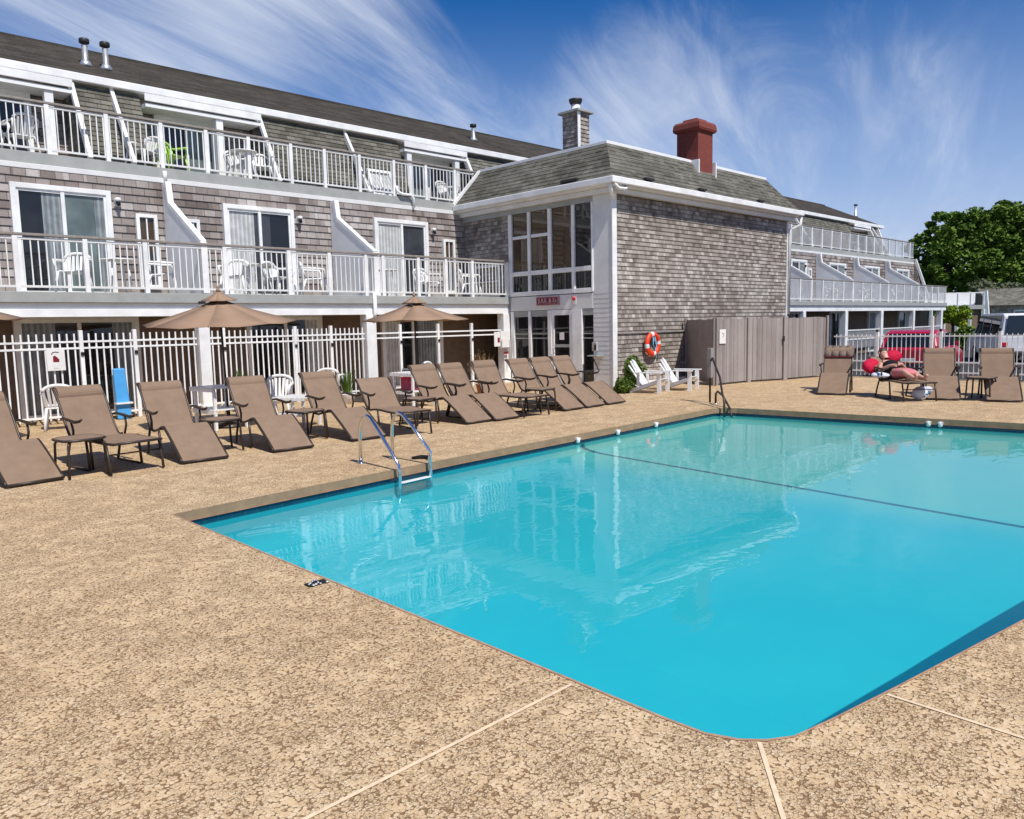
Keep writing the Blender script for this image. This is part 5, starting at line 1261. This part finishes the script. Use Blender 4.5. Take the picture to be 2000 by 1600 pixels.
mb = MB(); mb.ell((-.032,hy-.085,hz_+.035),(.010,.006,.007),8,6); mb.ell((.032,hy-.085,hz_+.035),(.010,.006,.007),8,6); mb.build('eyes', 'hair', PE)
mb = MB(); mb.ell((0,hy-.092,hz_+.012),(.011,.016,.018),8,6); mb.ell((-.095,hy-.0,hz_+.01),(.012,.02,.028),8,6); mb.ell((.095,hy-.0,hz_+.01),(.012,.02,.028),8,6); mb.build('nose_and_ears', 'skin', PE)
mb = MB(); mb.ell((0,hy-.092,hz_-.028),(.022,.008,.007),8,6); mb.build('mouth', 'cloth_pink', PE)
nt_ = {'a': ((0,.95,Bz+.085), (.20,.15)), 'b': ((0,1.10,Bz+.115), (.18,.15)), 'c': ((0,1.25,Bz+.205), (.20,.165)), 'd': ((0,1.35,Bz+.262), (.15,.12))}
skin_figure('black_top', nt_, [('a','b'),('b','c'),('c','d')], 'a', 'cloth_black', PE)
tw = {'a': ((-.02,.92,Bz+.06), (.19,.15)), 'b': ((0,.74,Bz+.095), (.20,.12)), 'c': ((0,.52,Bz+.12), (.19,.10)), 'd': ((0,.34,Bz+.085), (.155,.08))}
skin_figure('pink_towel', tw, [('a','b'),('b','c'),('c','d')], 'a', 'cloth_pink', PE)
# pillow / bags
def pillow(name, loc, r, mat, lab, cat, rz=0, tilt=0):
    mb = MB(); mb.ell((0,0,0), r, 20, 12); o = mb.build(name, mat); 
    for v in o.data.vertices:
        x, y, z = v.co; s_ = 1+.18*(abs(x/r[0])**2)*(abs(y/r[1])**2)*4; v.co = (x*min(s_,1.25), y*min(s_,1.25), z+.01*math.sin(9*x+5*y))
    o.location = loc; o.rotation_euler = (tilt,0,rz); return tag(o, lab, cat)
pillow('pillow', (16.80,6.40,.62), (.22,.09,.18), 'cloth_red', 'plump crimson pillow left of the sunbather head', 'pillow', R(-30), R(-30))
pillow('pillow', (17.16,6.12,.82), (.17,.09,.14), 'cloth_red', 'small crimson pillow behind the sunbather head', 'pillow', R(-50), R(-30))
pillow('beach_towel', (16.52,6.12,.46), (.14,.18,.06), 'cloth_white', 'crumpled white and blue towel beside the crimson pillow', 'towel', R(20))
t = thing('beach_bag', 'white beach bag with a dark blue mark standing under the sunbather lounger', 'bag', (16.45,5.45,0), world=True)
mb = MB(); mb.ell((16.42,5.32,.13), (.20,.15,.14), 18, 10); mb.ell((16.50,5.22,.20), (.10,.10,.07), 12, 8); mb.build('bag_body', 'cloth_white', t)
mb = MB(); mb.tube([(16.30,5.22,.07),(16.33,5.20,.13),(16.38,5.175,.12),(16.42,5.16,.17)], .016, 6); mb.build('mark', 'rope_blue', t)

# ================================================================== vehicles
def make_car(mat, label, loc, rz, name='parked_car', van=False):
    t = thing(name, label, 'car' if not van else 'van', loc, rz=rz)
    H = 1.42 if not van else 2.0
    # side profile (y along length: rear at 0, front at 4.3)
    if not van: low = [(0,.28),(0,.85),(.06,.93),(3.2,.92),(4.15,.74),(4.3,.58),(4.3,.26)]; cab = [(.10,.93),(.42,1.36),(.75,1.42),(2.0,1.42),(2.35,1.35),(3.15,.92)]
    else: low = [(0,.3),(0,1.1),(3.9,1.1),(4.6,.95),(4.75,.7),(4.75,.3)]; cab = [(.05,1.1),(.15,1.9),(.4,2.0),(3.1,2.0),(3.9,1.1)]
    W = .87
    def lift(prof, w0, w1, z0, z1, name_, m_, bev):
        mb = MB(); n = len(prof); i = 0
        L = [(-(w0+(w1-w0)*max(0,min(1,(z-z0)/(z1-z0)))), y, z) for y, z in prof]; Rr = [(-x, y, z) for x, y, z in L]
        mb.v += L+Rr; mb.f.append(tuple(range(n))); mb.f.append(tuple(range(n, 2*n))[::-1]); mb.sm += [False, False]
        for k in range(n): j = (k+1) % n; mb.f.append((k, k+n, j+n, j)); mb.sm.append(False)
        return mb.build(name_, m_, t, bevel=bev, fix=True)
    body = lift(low, W, W, 0, 1, 'body', mat, .06)
    lift(cab, W-.03, W-.17, low[1][1], H, 'cabin', mat, .05)
    zb, zt = low[1][1]+.05, H-.09
    def on_side(y, z, s, o=.012): return (s*((W-.03)+( -.14)*((z-low[1][1])/(H-low[1][1]))+o), y, z)
    segs = [(.55,1.35,.32),(1.42,2.28,.0),(2.36,2.95,.5)] if not van else [(.4,1.5,.05),(1.6,2.6,0),(2.7,3.6,.6)]
    for s in (-1,1):
        for a, b, tp in segs:
            a2 = a+(.22 if tp == .32 else 0); b2 = b-(.45 if tp >= .5 else 0)
            mb = MB(); mb.quad(on_side(a,zb,s), on_side(b,zb,s), on_side(b2,zt,s), on_side(a2,zt,s)); mb.build('side_window', 'car_glass', t)
        for wy in (.75, 3.45):
            mb = MB(); n = 20; i0 = len(mb.v)
            for x0, rr in ((s*(W-.20), .31),(s*(W+.005), .31),(s*(W+.012),.27)):
                for k in range(n): a = 2*math.pi*k/n; mb.v.append((x0, wy+rr*math.cos(a), .31+rr*math.sin(a)))
            for r0 in (0,1):
                for k in range(n): j = (k+1) % n; mb.f.append((r0*n+k, r0*n+j, (r0+1)*n+j, (r0+1)*n+k)); mb.sm.append(True)
            mb.f.append(tuple(2*n+k for k in range(n))); mb.sm.append(False); wh = mb.build('wheel', 'black_rubber', t, fix=True)
            mb = MB(); mb.v = [(s*(W+.015), wy+.19*math.cos(2*math.pi*k/n), .31+.19*math.sin(2*math.pi*k/n)) for k in range(n)]; mb.f = [tuple(range(n))]; mb.sm = [False]; mb.build('rim', 'galvanised', wh)
    y0, y1 = (.135, .40) if not van else (.06, .13)
    mb = MB(); mb.quad((-.70,y0-.05,zb-.0),(.70,y0-.05,zb-.0),(.60,y1-.05,zt),(-.60,y1-.05,zt)); mb.build('rear_window', 'car_glass', t)
    mb = MB(); mb.quad((-.68,3.12 if not van else 3.92,zb),(.68,3.12 if not van else 3.92,zb),(.6,2.44 if not van else 3.2,zt),(-.6,2.44 if not van else 3.2,zt)); mb.build('windscreen', 'car_glass', t)
    for s in (-1,1):
        mb = MB(); mb.box(s*.72-.12,s*.72+.12,-.02,.05,.66,.84); mb.build('tail_light', 'lens_red', t, bevel=.02)
        mb = MB(); mb.box(s*.66-.14,s*.66+.14,4.18 if not van else 4.62,4.3 if not van else 4.76,.60,.70); mb.build('headlight', 'chrome', t, bevel=.02)
        mb = MB(); mb.box(s*.95-.07,s*.95+.07,2.55,2.66,.92,1.03); mb.build('mirror', mat, t, bevel=.02)
    mb = MB(); mb.box(-.84,.84,-.06,.10,.28,.46); mb.build('bumper', 'dark_metal', t, bevel=.03)
    mb = MB(); mb.box(-.25,.25,-.068,-.058,.50,.62); mb.build('number_plate', 'paper', t)
    return t
make_car('car_red', 'red hatchback parked behind the low white picket fence', (25.7,8.75,-.30), R(-83)).scale = (1.0, 1.0, 1.06)
make_car('car_white', 'white van parked behind the low fence at the right edge', (36.5,8.0,-.32), R(-60), 'parked_van', True)

# ================================================================== distant annex, trees
t = thing('annex_building', 'low grey motel annex with white balcony behind the small yellow green tree', 'building', (73,20.5,-.32), world=True)
def bxr(mb, p, q, w, z0, z1):  # box along segment p->q with thickness w to the far side
    p = Vector((*p,0)); q = Vector((*q,0)); d = (q-p).normalized(); n = Vector((-d.y,d.x,0))
    if n.dot(Vector((1,.3,0))) < 0: n = -n
    mb.hexa([p+Vector((0,0,z0)), q+Vector((0,0,z0)), q+n*w+Vector((0,0,z0)), p+n*w+Vector((0,0,z0)), p+Vector((0,0,z1)), q+Vector((0,0,z1)), q+n*w+Vector((0,0,z1)), p+n*w+Vector((0,0,z1))])
A, B = (69.5,22.2), (73.0,19.2)
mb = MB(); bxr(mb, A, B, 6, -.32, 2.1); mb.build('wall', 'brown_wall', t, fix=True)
mb = MB(); bxr(mb, (69.3,21.9), (72.9,18.9), 6, 2.12, 2.45); mb.build('deck_slab', 'grey_trim', t, fix=True)
mb = MB(); bxr(mb, (69.9,22.6), (73.1,19.7), 6, 2.46, 3.5); mb.build('parapet', 'panel_grey', t, fix=True)
mb = MB(); bxr(mb, (69.4,21.95), (73.0,18.95), .08, 3.42, 3.5); mb.build('top_rail', 'offwhite_paint', t, fix=True)
for k in range(5):
    x = 69.45+.85*k; y = 21.9-.72*k; mb = MB(); mb.box(x-.05,x+.05,y-.05,y+.05,2.46,3.42); mb.build('post', 'white_paint', t)
    mb = MB(); mb.box(x-.1,x+.1,y-.1,y+.1,-.32,2.11); mb.build('column', 'white_paint', t)
mb = MB(); mb.bar((73.2,18.6,-.3),(73.0,18.95,3.6), .3,.3,(0,-1,0)); mb.build('corner_board', 'panel_grey', t)
t = thing('guest_cottage', 'grey shingled cottage with white framed window at the far right', 'building', (80,15,-.32), world=True)
A, B = (75.5,19.0), (79.5,13.0)
mb = MB(); bxr(mb, A, B, 5, -.32, 2.4); mb.build('wall', 'wall_shingles_y', t, fix=True)
p, q = Vector((75.2,19.3,2.4)), Vector((79.7,12.6,2.4)); n = Vector((.83,.55,0)); mb = MB(); mb.quad(p-n*.4,q-n*.4,q+n*2.6+Vector((0,0,1.5)),p+n*2.6+Vector((0,0,1.5))); mb.quad(p+n*2.6+Vector((0,0,1.5)),q+n*2.6+Vector((0,0,1.5)),q+n*5.6,p+n*5.6)
mb.poly([p,p+n*2.6+Vector((0,0,1.5)),p+n*5.4]); mb.build('roof', 'mansard_shingles_y', t)
d = (Vector((*B,0))-Vector((*A,0))).normalized(); n = Vector((d.y,-d.x,0)); n = -n if n.x > 0 else n
for s_ in (2.2, 4.3):
    c = Vector((*A,0))+d*s_+n*.03; mb = MB(); mb.bar(c+Vector((0,0,.6)), c+Vector((0,0,2.0)), 1.2,.08, tuple(n)); w_ = mb.build('window', 'white_paint', t)
    mb = MB(); mb.bar(c+n*.05+Vector((0,0,.75)), c+n*.05+Vector((0,0,1.85)), .95,.03, tuple(n)); mb.build('pane', 'glass_grey', w_)
mb = MB(); bxr(mb, (74.9,18.6), (78.9,12.6), .1, 1.25, 1.4); bxr(mb, (74.9,18.6), (78.9,12.6), .1, .3, .4); mb.build('porch_rail', 'white_paint', t, fix=True)

def tree(loc, crown, th, label, mat, leaf=.3, nclump=60, nleaf=260, trunk_r=.45, name='broadleaf_tree', group=None, seed=3, cr=.25):
    """crown: list of (x,y,z,rx,ry,rz) lobes in world coords"""
    t = thing(name, label, 'tree', loc, group, world=True); rnd = random.Random(seed)
    mb = MB(); x, y, z = loc
    mb.tube([(x,y,z-.1),(x+.1,y,z+th*.5),(x+.2,y+.1,z+th)], [trunk_r,trunk_r*.75,trunk_r*.55], 12); tr = mb.build('trunk', 'bark', t)
    for k, lb_ in enumerate(crown[:9]):
        mb = MB(); p = Vector((x+.2,y+.1,z+th*.85)); q = Vector(lb_[:3]); m = p.lerp(q,.5)+Vector((rnd.uniform(-.4,.4),rnd.uniform(-.4,.4),.3)); mb.tube([p,m,q], [trunk_r*.4,trunk_r*.25,trunk_r*.08], 7); mb.build('limb', 'bark', t)
    mb = MB(); cam_dir = Vector((-x,-y,0)).normalized()
    tot = sum(l[3]*l[5] for l in crown)
    for lx, ly, lz, rx, ry, rz in crown:
        nc = max(3, int(nclump*rx*rz/tot))
        for _ in range(nc):
            while True:
                v = Vector((rnd.uniform(-1,1), rnd.uniform(-1,1), rnd.uniform(-1,1)))
                if .1 < v.length < 1: break
            v = v.normalized()*(v.length**.45); cc = (lx+v.x*rx, ly+v.y*ry, lz+v.z*rz); r_ = rnd.uniform(.7,1.3)*cr*min(rx,rz)
            leaf_cloud(mb, cc, (r_*1.2,r_*1.2,r_*.75), nleaf, leaf, rnd=rnd, shell=.5)
    mb.build('crown', mat, t); return t
# big tree: lobes placed from its outline
def D(px, py, dep):
    d = fw*F_PX + rt*(px-1000) - up*(py-800); return Vector((0,0,CAMH)) + d/F_PX*dep
lobes = []
for px, py, r_ in [(1845,455,2.3),(1880,470,2.6),(1835,520,3.0),(1900,520,3.6),(1935,460,3.2),(1890,445,2.2),(1975,450,3.0),(2010,480,3.6),(1980,530,3.8),(1860,565,2.2),(1930,565,2.4),(2040,540,3.6),(1960,430,2.0),(2060,450,3.4),(1815,490,1.9),(1830,450,1.2),(1865,440,1.3),(2100,500,4),(1805,545,1.9),(2010,440,2.0),(1905,432,1.1),(1985,418,1.0)]:
    p = D(px, py, 84); lobes.append((p.x, p.y, p.z, r_*.95, r_*1.1, r_*.85))
b_ = D(1950, 640, 86)
tree((b_.x, b_.y, -.32), lobes, 4.5, 'large dense dark green tree rising behind the end of the far wing', 'leaf_dark', .27, 420, 150, .6, cr=.36, seed=11)
# smaller trees and brush behind the annex
p = D(1862, 618, 52); lob2 = [(D(px,py,52).x, D(px,py,52).y, D(px,py,52).z, r_*1.25, r_*1.25, r_) for px, py, r_ in [(1862,607,.55),(1850,615,.5),(1876,617,.5),(1863,620,.6)]]
tree((p.x, p.y, -.32), lob2, 1.5, 'small yellow green tree in front of the annex', 'leaf_yellow', .09, 46, 110, .09, 'small_tree', cr=.5, seed=5)
for (px, py, dep, r_, lab, m_, sd_) in [(1932,590,70,2.0,'grey green bush climbing beside the annex end','leaf_grey',1),(1970,598,70,2.0,'grey green bush above the cottage roof','leaf_grey',2),(1990,575,82,2.0,'dull green bush at the right edge under the big tree','leaf_grey',3)]:
    p = D(px, py, dep); tree((p.x, p.y, -.32), [(p.x,p.y,p.z,r_,r_,r_),(p.x+r_*.7,p.y-r_*.5,p.z-.6*r_,r_*.8,r_,r_*.8),(p.x-r_*.6,p.y+r_*.5,p.z-.7*r_,r_*.7,r_,r_*.7)], max(.6,p.z-1), lab, m_, .16, 40, 120, .15, 'bush', 'grey green bushes near the annex', seed=sd_, cr=.4)
for (px, py, lab, sd_) in [(1893,650,'dark hedge clump behind the low fence, left of the white van',7),(1925,655,'dark hedge clump behind the low fence, nearest the white van',8)]:
    p = D(px, py, 44); tree((p.x,p.y,-.32), [(p.x,p.y,.3,1.1,1.1,.6),(p.x+.8,p.y-.8,.25,.9,.9,.5)], .3, lab, 'leaf_dark', .10, 30, 110, .08, 'hedge_bush', 'dark hedge clumps in the car park', seed=sd_, cr=.45)
